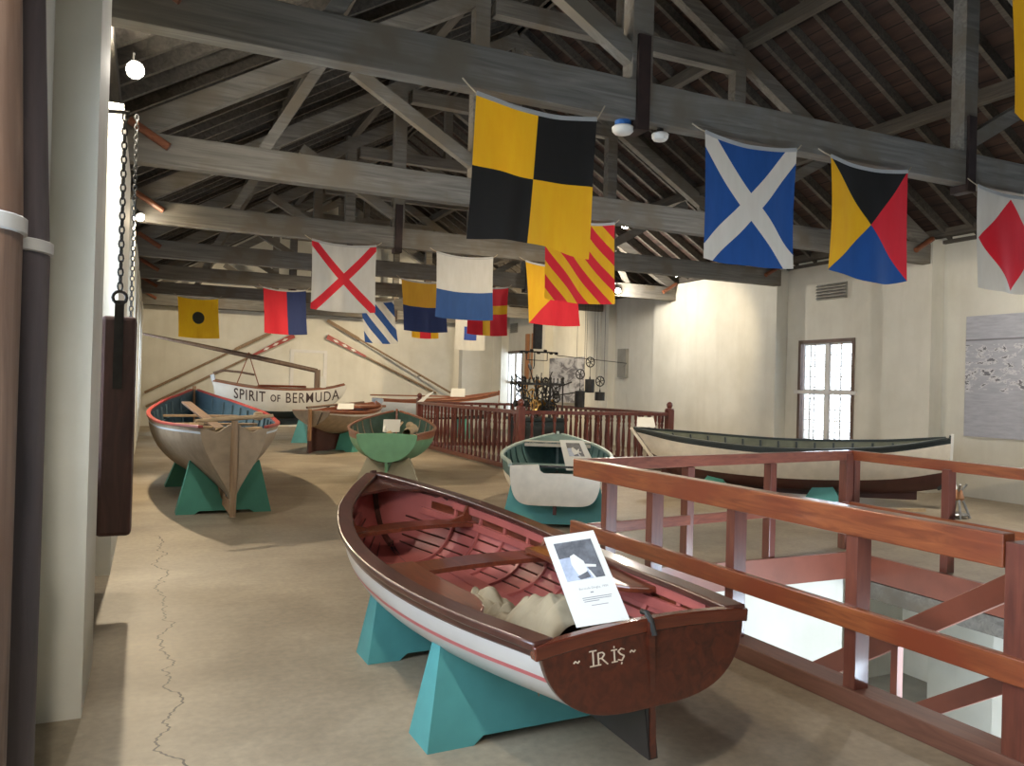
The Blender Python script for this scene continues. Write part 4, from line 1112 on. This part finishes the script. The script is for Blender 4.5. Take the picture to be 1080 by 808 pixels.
# ------------------------------------------------------------------ tower clock works inside the balustrade
def clock():
    t = thing('clock_movement', 'large iron and brass tower clock movement with gears on a dark cabinet', 'clock', (7.42, 15.0, 0)); L = V(7.42, 15, 0)
    c = MB().box(-.62, .62, -.36, .36, .06, .92).box(-.68, .68, -.41, .41, .92, .98).box(-.66, .66, -.39, .39, 0, .08)
    cab = c.build('cabinet', 'darkblue', t, bevel=.008)
    MB().box(-.5, .5, -.375, -.362, .2, .8).build('cabinet_panel', 'blackgreen', t)
    for x in (-.58, -.2, .2, .58):
        for y in (-.28, .28):
            MB().lathe([(.035, .98), (.035, 1.02), (.018, 1.05), (.018, 1.66), (.03, 1.68), (.03, 1.72), (.015, 1.78), (.03, 1.81), (.005, 1.85)], (x, y, 0), 8).build('pillar', 'iron', t, 40)
    for z in (1.10, 1.68):
        for y in (-.28, .28): MB().box(-.62, .62, y - .02, y + .02, z - .025, z + .025).build('frame_bar', 'iron', t)
        for x in (-.58, .58): MB().box(x - .02, x + .02, -.28, .28, z - .02, z + .02).build('frame_bar', 'iron', t)
    def gear(x, y, z, r, mat='iron', ax=(0, 1, 0), n=24, th=.025, sp=5):
        mb = MB(); q = V(0, 0, 1).rotation_difference(Vector(ax)).to_matrix(); C0 = V(x, y, z)
        ring = [C0 + q @ V(r * math.cos(2*PI*i/24), r * math.sin(2*PI*i/24), 0) for i in range(24)]
        mb.tube(ring, th * .55, 6, closed=True)
        for i in range(sp):
            a = 2 * PI * i / sp; mb.beam(C0, C0 + q @ V(r * math.cos(a), r * math.sin(a), 0), th * .7, th * .5, side=ax)
        for i in range(n):
            a = 2 * PI * i / n; e = V(math.cos(a), math.sin(a), 0)
            mb.beam(C0 + q @ (e * r), C0 + q @ (e * (r + .022)), .014, th * .9)
        mb.lathe([(.02, -.04), (.02, .04)], C0, 8, axis=ax)
        return mb.build('gear_wheel', mat, t)
    r = random.Random(11)
    for (x, z, rr, m) in ((-.42, 1.36, .20, 'iron'), (-.12, 1.42, .14, 'brass'), (-.30, 1.58, .11, 'brass'), (.12, 1.50, .13, 'iron'), (.36, 1.52, .12, 'iron'), (.02, 1.68, .08, 'brass'), (.5, 1.40, .09, 'iron'), (-.52, 1.62, .09, 'iron'), (.28, 1.74, .07, 'iron')):
        gear(x, r.uniform(-.2, .2), z, rr, m)
    gear(-.48, -.30, 1.22, .17); gear(-.25, -.3, 1.24, .10, 'brass')
    MB().lathe([(.10, -.26), (.13, -.26), (.13, -.24), (.10, -.23), (.10, .23), (.13, .24), (.13, .26)], (.22, 0, 1.24), 20, axis=(1, 0, 0)).build('winding_drum', 'brass', t, 40)
    MB().lathe([(.07, -.2), (.07, .2)], (-.38, .12, 1.26), 16, axis=(1, 0, 0)).build('winding_drum', 'iron', t, 40)
    for i, (a, b) in enumerate((((.45, -.2, 1.62), (.86, -.25, 1.74)), ((.4, -.25, 1.45), (.92, -.3, 1.52)), ((-.5, -.2, 1.72), (-.78, -.2, 1.86)), ((-.1, 0, 1.7), (-.22, 0, 2.0)), ((.1, 0, 1.7), (.12, 0, 1.92)), ((.35, .1, 1.7), (.5, .1, 1.95)), ((-.55, -.3, 1.55), (-.9, -.3, 1.78)))):
        MB().tube([a, b], .013, 6).build('lever', 'iron', t)
    for x in [-.5 + .115 * i for i in range(10)]:
        MB().lathe([(.012, 0), (.02, .02), (.012, .05), (.022, .09), (.006, .12)], (x, -.28, 1.70), 6).build('finial', 'iron', t)
    MB().lathe([(.0, -.012), (.075, -.01), (.075, .01), (.0, .012)], (-.28, -.1, 2.03), 14, axis=(.5, -1, .5)).build('bell_disc', 'iron', t, 40)
    for i in range(16):
        x = r.uniform(-.55, .5); z = r.uniform(1.05, 1.6); y = r.uniform(-.3, .2)
        MB().tube([(x, y, z), (x + r.uniform(-.05, .05), y, z + r.uniform(.12, .4))], r.uniform(.012, .026), 6).build('arbor', 'iron', t)
    for i in range(7): gear(r.uniform(-.5, .45), r.uniform(-.3, -.05), r.uniform(1.1, 1.62), r.uniform(.06, .11), 'iron', n=16)
    # leading-off gear head under the ceiling duct
    u = thing('clock_drive_shaft', 'dark square upright duct with small gears above the clock movement', 'clock drive', (7.42, 15, 2.2))
    t.scale = (.80, 1, 1)
    MB().box(-.10, .06, -.06, .06, .22, 4.75).build('duct', 'iron', u)
    mb = MB().box(-.42, .42, -.02, .02, .14, .17)
    for x in (-.40, -.28, -.16, 0, .16, .3, .42): mb.lathe([(.03, -.03), (.03, .03)], (x, -.02, .10 + (.08 if x in (-.16, .16) else .04)), 8, axis=(1, 0, 0))
    mb.build('gear_frame', 'iron', u)
    mb = MB().tube([(-.08, 0, .15), (-.08, 0, -.12), (-.1, 0, -.2)], .012, 6).tube([(.22, 0, .16), (.22, 0, -.02)], .01, 6).tube([(-.26, 0, .16), (-.26, 0, -.02)], .01, 6).tube([(-.26, 0, -.02), (.22, 0, -.02)], .008, 6)
    mb.build('drive_rod', 'iron', u)
    MB().tube([(.45, 0, .1), (2.2, 0, .0), (4.6, 3.9, .05)], .008, 5).build('leading_off_rod', 'iron', u)
    # pulleys and weights
    prox = ((8.69, 2.19, 1.67, .29, .105, 'upper'), (8.45, 1.92, 1.38, .36, .11, 'left'), (8.95, 1.78, 1.45, .19, .11, 'right'))
    for x, zp, zw, hh, rr, w in prox:
        p = thing('pulley_weight', 'dark cylindrical clock weight hanging from a spoked pulley, the %s of three' % w, 'clock weight', (x, 15, zw - hh / 2), 0, 'clock weights on pulleys')
        z = zp - zw + hh / 2
        MB().lathe([(.02, 0), (rr, .005), (rr, hh), (.02, hh + .005), (.012, hh + .06)], (0, 0, 0), 16).build('weight', 'iron', p, 40)
        mb = MB(); ring = [V(.105 * math.cos(2*PI*i/20), 0, z + .105 * math.sin(2*PI*i/20)) for i in range(20)]
        mb.tube(ring, .013, 6, closed=True)
        for i in range(3):
            a = PI * i / 3 + .3; e = V(.105 * math.cos(a), 0, .105 * math.sin(a)); mb.beam(V(0, 0, z) - e, V(0, 0, z) + e, .014, .014, side=(0, 1, 0))
        mb.build('pulley', 'iron', p)
        MB().tube([(0, 0, hh), (0, 0, z - .1)], .006, 5).build('hook_rod', 'iron', p)
        MB().tube([(.1, 0, z), (.08, 0, 6.2 - zw)], .004, 4).tube([(-.1, 0, z), (-.08, 0, 6.2 - zw)], .004, 4).build('wire', 'iron', p)
clock()
sl = MB().box(12.20, 12.297, 19.08, 19.52, 1.97, 2.78).build('wall_slot_panel', 'greyslot', None, bevel=.005); tag(sl, 'narrow upright grey panel on the right wall beyond the clock weights', 'panel')
for y, lab in ((25.35, 'left one'), (24.85, 'right one')):
    o = MB().box(12.1, 12.2, y, y + .16, 1.9, 3.5).build('wall_batten', 'orangepipe', None); tag(o, 'orange brown upright batten on the right wall behind the clock shaft, ' + lab, 'batten', 'orange brown battens')

# murals and vents on the right wall
o = MB().box(12.26, 12.298, 5.95, 8.85, 1.0, 2.97).build('harbour_mural', 'mural', None); tag(o, 'large black and white harbour photograph panel on the right wall', 'picture')
o = MB().box(12.2, 12.298, 21.0, 24.1, 1.15, 2.6).build('boat_mural', 'harbour_photo', None); tag(o, 'pale black and white photograph panel on the wall behind the clock movement', 'picture')
def vent(y, z, lab, w=.75, hh=.32):
    t = thing('wall_vent', lab, 'vent', (12.3, y, z), 0, 'wall vents')
    MB().box(-.03, -.003, -w/2, w/2, -hh/2, hh/2).build('backing', 'greyslot', t)
    for a in range(5): MB().beam((-.045, -w/2, -hh*.38 + a * hh * .19), (-.045, w/2, -hh*.38 + a * hh * .19), .04, .01, side=(1, 0, .7)).build('slat', 'galv', t)
vent(11.75, 3.68, 'grey slatted vent above the right hand shuttered window'); vent(26.9, 3.8, 'small grey slatted vent high above the far window', .6, .35)

# oars on the far wall
def oar(a, b, label, blade):
    a, b = V(*a), V(*b); t = thing('long_oar', label, 'oar', tuple(b), 0, 'long oars on the far wall'); L = -b
    MB().tube([a, b], [.04, .03], 8).build('shaft', 'oar', t, 40, loc=L)
    d = (b - a).normalized(); n = V(0, 1, 0).cross(d).normalized()
    if blade:
        c = b - d * 1.55
        MB().prism([c - n * .04, b - n * .085, b + n * .085, c + n * .04], (0, -.035, 0)).build('blade', 'redpaint', t, loc=L)
        mb = MB()
        for q in (.35, .7, 1.05):
            m = b - d * q + V(0, -.036, 0); mb.prism([m - d * .12, m - n * .045, m + d * .12, m + n * .045], (0, -.002, 0))
        mb.build('diamonds', 'white', t, loc=L)
    else: MB().beam(b - d * 1.3, b, .04, .11, side=(0, 1, 0)).build('blade', 'oar', t, loc=L)
    for q in (.25, .75):
        m = a.lerp(b, q); MB().box(m.x - .03, m.x + .03, m.y, YF - .001, m.z - .05, m.z - .02).build('bracket', 'iron', t, loc=L)
y = YF - .10
oar((-.15, y, 1.1), (3.75, y, 3.25), 'upper plain wooden oar of the left crossed pair on the far wall', 0)
oar((-.1, y, .64), (4.55, y, 3.2), 'lower oar with red and white blade of the left pair on the far wall', 1)
oar((10.31, y - .3, 1.33), (5.69, y, 3.80), 'upper plain wooden oar of the right pair on the far wall', 0)
oar((9.85, y, 1.30), (5.70, y, 3.22), 'lower oar with red and white blade of the right pair on the far wall', 1)

# ------------------------------------------------------------------ things at the left edge
def mast(x, y, r0, r1, label, mat, zb):
    t = thing('strapped_mast', label, 'mast', (x, y, 0), 0, 'strapped masts')
    MB().lathe([(r0, 0), (r0 * 1.02, 1), (r0 * 1.03, 1.9), (r1 * 1.15, 2.6), (r1, 3.2), (r1 * .9, 3.9)], n=24).build('pole', mat, t, 40)
    MB().lathe([(r0 * 1.03 + .004, zb - .017), (r0 * 1.03 + .008, zb - .014), (r0 * 1.03 + .008, zb + .014), (r0 * 1.03 + .004, zb + .017)], n=24).build('strap', 'strap', t, 40)
mast(-.34, 1.86, .098, .07, 'thick brown wooden mast with a white strap at the left edge', 'mast', 1.895)
mast(-.355, 2.46, .10, .065, 'darker wooden mast with a white strap behind the thick brown one', 'mast2', 1.935)
def slab():
    t = thing('hanging_timber', 'dark heavy upright timber block hanging on a chain by the left wall', 'counterweight', (-.21, 6.3, .46))
    MB().box(-.115, .115, 0, .30, 0, 1.57).build('block', 'slab', t, bevel=.03)
    MB().box(-.03, .03, -.015, 0, 1.05, 1.68).build('iron_strap', 'iron', t)
    MB().tube([V(.045 * math.cos(a), -.008, 1.70 + .045 * math.sin(a)) for a in [i * PI / 6 for i in range(12)]], .012, 6, closed=True).build('eye_ring', 'iron', t)
    def chain(x, y, z0, z1, parent, s):
        lk = None; z = z0; i = 0
        while z < z1:
            if lk is None:
                pts = [V(.017 * math.cos(a) * s, 0, .032 * math.sin(a) * s) for a in [k_ * PI / 5 for k_ in range(10)]]
                o = lk = MB().tube(pts, .0065 * s, 5, closed=True).build('chain_link', 'iron', parent, 60)
            else: o = lk.copy(); COL.objects.link(o)
            o.location = (x, y, z); o.rotation_euler = (0, 0, (i % 2) * PI / 2 + .4); z += .050 * s; i += 1
    chain(0, -.008, 1.78, 3.0, t, 1.)
    u = thing('hanging_chain', 'thinner chain hanging just right of the timber block chain', 'chain', (-.15, 7.0, 1.9))
    chain(0, 0, 0, 1.8, u, .8)
    MB().tube([(-.232, -.008, 3.0), (.03, -.008, 3.02)], .014, 6).build('hook_bracket', 'iron', t)
    MB().box(-.25, -.225, -.05, .05, 2.94, 3.08).build('bracket_plate', 'iron', t)
slab()

def stool():
    t = thing('metal_stand', 'small shiny metal four legged stand on the floor by the right wall', 'stand', (9.95, 7.25, 0), .4)
    for a in range(4):
        e = V(math.cos(a * PI / 2 + .5), math.sin(a * PI / 2 + .5), 0)
        MB().tube([e * .16, e * .06 + V(0, 0, .26), e * .04 + V(0, 0, .36), e * .11 + V(0, 0, .46)], .016, 6).build('leg', 'galv', t, 40)
    MB().lathe([(.07, .24), (.085, .27), (.06, .36), (.05, .38)], n=12).build('hub', 'orangepipe', t, 40)
    MB().lathe([(.12, .03), (.14, .05), (.12, .07)], n=12).build('base_ring', 'galv', t, 40)
stool()
o = MB().beam((9.6, 7.9, .02), (9.85, 7.65, .05), .07, .04).build('wood_offcut', 'rawwood', None); tag(o, 'short piece of pale wood on the floor beside the small metal stand', 'wood')

# ------------------------------------------------------------------ lamps
def dome(x, y, z, label, blue):
    t = thing('ceiling_fixture', label, 'fixture', (x, y, z), 0, 'round fixtures under the nearest truss')
    if blue: MB().lathe([(.07, .03), (.07, .10)], n=14).build('box', 'blueplastic', t, 40)
    else: MB().lathe([(.03, .03), (.03, .08)], n=14).build('stem', 'iron', t, 40)
    r = .095 if blue else .075
    MB().lathe([(.01, -.03), (r * .75, -.02), (r * .95, 0), (r, .03), (r * .9, .04)], n=18).build('cover', 'white', t, 40)
dome(3.60, TY[2] + .02, 3.80, 'white round fixture with a blue box under the nearest truss', 1)
dome(3.98, TY[2] + .02, 3.80, 'smaller plain white round fixture under the nearest truss', 0)

def light(kind, name, loc, energy, color, size=.1, aim=None, spot=None, shape=None, sy=None, blend=.6):
    d = bpy.data.lights.new(name, kind); d.energy = energy; d.color = color
    if kind == 'AREA':
        d.size = size
        if sy: d.shape = 'RECTANGLE'; d.size_y = sy
    else: d.shadow_soft_size = size
    if spot: d.spot_size = math.radians(spot); d.spot_blend = blend
    o = bpy.data.objects.new(name, d); COL.objects.link(o); o.location = loc
    if aim is not None: o.rotation_euler = (Vector(aim) - Vector(loc)).to_track_quat('-Z', 'Y').to_euler()
    return o
WARM = (1, .81, .55); NEUT = (1, .92, .80); DAY = (.62, .78, 1.)
def floodlight(loc, aim, energy, label, spot=150, col=NEUT, size=.05, face=None):
    loc = Vector(loc); d = (Vector(aim) - loc).normalized()
    t = thing('floodlight', label, 'lamp', tuple(loc), 0, 'small floodlights on the trusses')
    f = Vector(face).normalized() if face else d
    MB().lathe([(.015, -.16), (.03, -.15), (.045, -.06), (.07, .0), (.066, .0), (.04, -.05)], (0, 0, 0), 14, axis=f).build('reflector', 'iron', t, 40)
    MB().lathe([(.005, -.02), (.04, -.01), (.06, .015), (.045, .05), (.005, .06)], (0, 0, 0), 12, axis=f).build('bulb', 'bulb', t, 40)
    MB().tube([-f * .14, -f * .14 + V(0, 0, .14)], .012, 6).build('bracket', 'iron', t)
    light('SPOT' if spot < 180 else 'POINT', 'lamp_light', loc + (d * .09 if spot < 180 else f * .14), energy, col, size, Vector(aim), spot if spot < 180 else None)
floodlight((-.17, 6.95, 4.02), (2.0, 5.0, 0), 140, 'glaring floodlight at the top left above the timber block', 180, NEUT, face=(.1, -1, -.3))
floodlight((-.2, 12.7, 3.92), (2.2, 10.2, 0), 520, 'floodlight on the left end of the third truss', 150, WARM)
floodlight((-.15, .1, 3.9), (2.4, 2.6, 0), 230, 'floodlight high on the left wall behind the viewer', 100, NEUT)
floodlight((10.15, 16.3, 3.98), (11.0, 14.5, 2.5), 190, 'glaring floodlight on the fourth truss right of the striped flag', 180, NEUT, face=(-.45, -1, -.25))
floodlight((8.1, 24.2, 4.05), (8.2, 28.5, 2.7), 330, 'floodlight on the sixth truss aimed at the right of the far wall', 105, WARM)
floodlight((2.2, 24.2, 4.05), (2.0, 28.5, 2.0), 190, 'floodlight on the sixth truss aimed at the left of the far wall', 115, WARM)
floodlight((9.7, 13.35, 4.0), (12.0, 15.3, 2.6), 110, 'floodlight on the third truss aimed at the blank right wall', 80, WARM)
floodlight((3.9, 17.0, 3.98), (3.8, 18.8, 0), 420, 'floodlight on the fourth truss aimed down at the keel boat', 150, WARM)
floodlight((9.55, 6.6, 3.72), (7.0, 8.5, .2), 200, 'floodlight behind the red diamond flag, left of two', 150, NEUT, face=(-.6, -1, -.2))
floodlight((9.95, 6.6, 3.72), (11.5, 8.5, 1.0), 120, 'floodlight behind the red diamond flag, right of two', 150, NEUT, face=(-.6, -1, -.2))
floodlight((9.3, 20.65, 4.0), (10.3, 26, 1.2), 380, 'added floodlight on the fifth truss brightening the far right corner', 165, WARM)  # extra lamp added to brighten the far right corner
floodlight((6.2, 9.8, 4.0), (5.4, 12.5, 0), 260, 'floodlight on the second truss aimed down at the balustrade', 140, WARM)
# daylight through the window openings
for (a, b), e in (((.5, 1.7), 60), ((2.6, 3.75), 48), ((6.2, 7.0), 25), ((13.5, 14.3), 25), ((20.9, 21.7), 40), ((24.5, 25.3), 60)):
    light('AREA', 'window_daylight', (XL - .5, (a + b) / 2, 1.9), e, DAY, b - a, (2.5, (a + b) / 2, 1.2), sy=1.9)
for (a, b), e in (((4.0, 5.4), 260), ((11.2, 12.55), 60), ((26.15, 27.5), 40)):
    light('AREA', 'window_daylight', (XR + .7, (a + b) / 2, 1.9), e, DAY, b - a, (8, (a + b) / 2, .6), sy=2.0)
light('AREA', 'lower_storey_fill', (5.2, 1.2, -1.2), 190, (.70, .84, 1.), 1.6, (5.2, 6, -1.6), sy=1.4)  # unseen area lights added to brighten the lower storey, which has no windows
light('AREA', 'lower_storey_fill', (7.8, .2, -1.4), 130, (.8, .9, 1.), 1.4, (8.0, 7, -1.8), sy=1.4)

wd = bpy.data.worlds.new('sky'); bpy.context.scene.world = wd; wd.use_nodes = True
bg = wd.node_tree.nodes['Background']; bg.inputs[0].default_value = (.80, .90, 1, 1); bg.inputs[1].default_value = 6.0
sc = bpy.context.scene
sc.view_settings.view_transform = 'Standard'; sc.view_settings.look = 'None'
sc.view_settings.gamma = 1; sc.view_settings.use_curve_mapping = False; sc.view_settings.exposure = 0.46
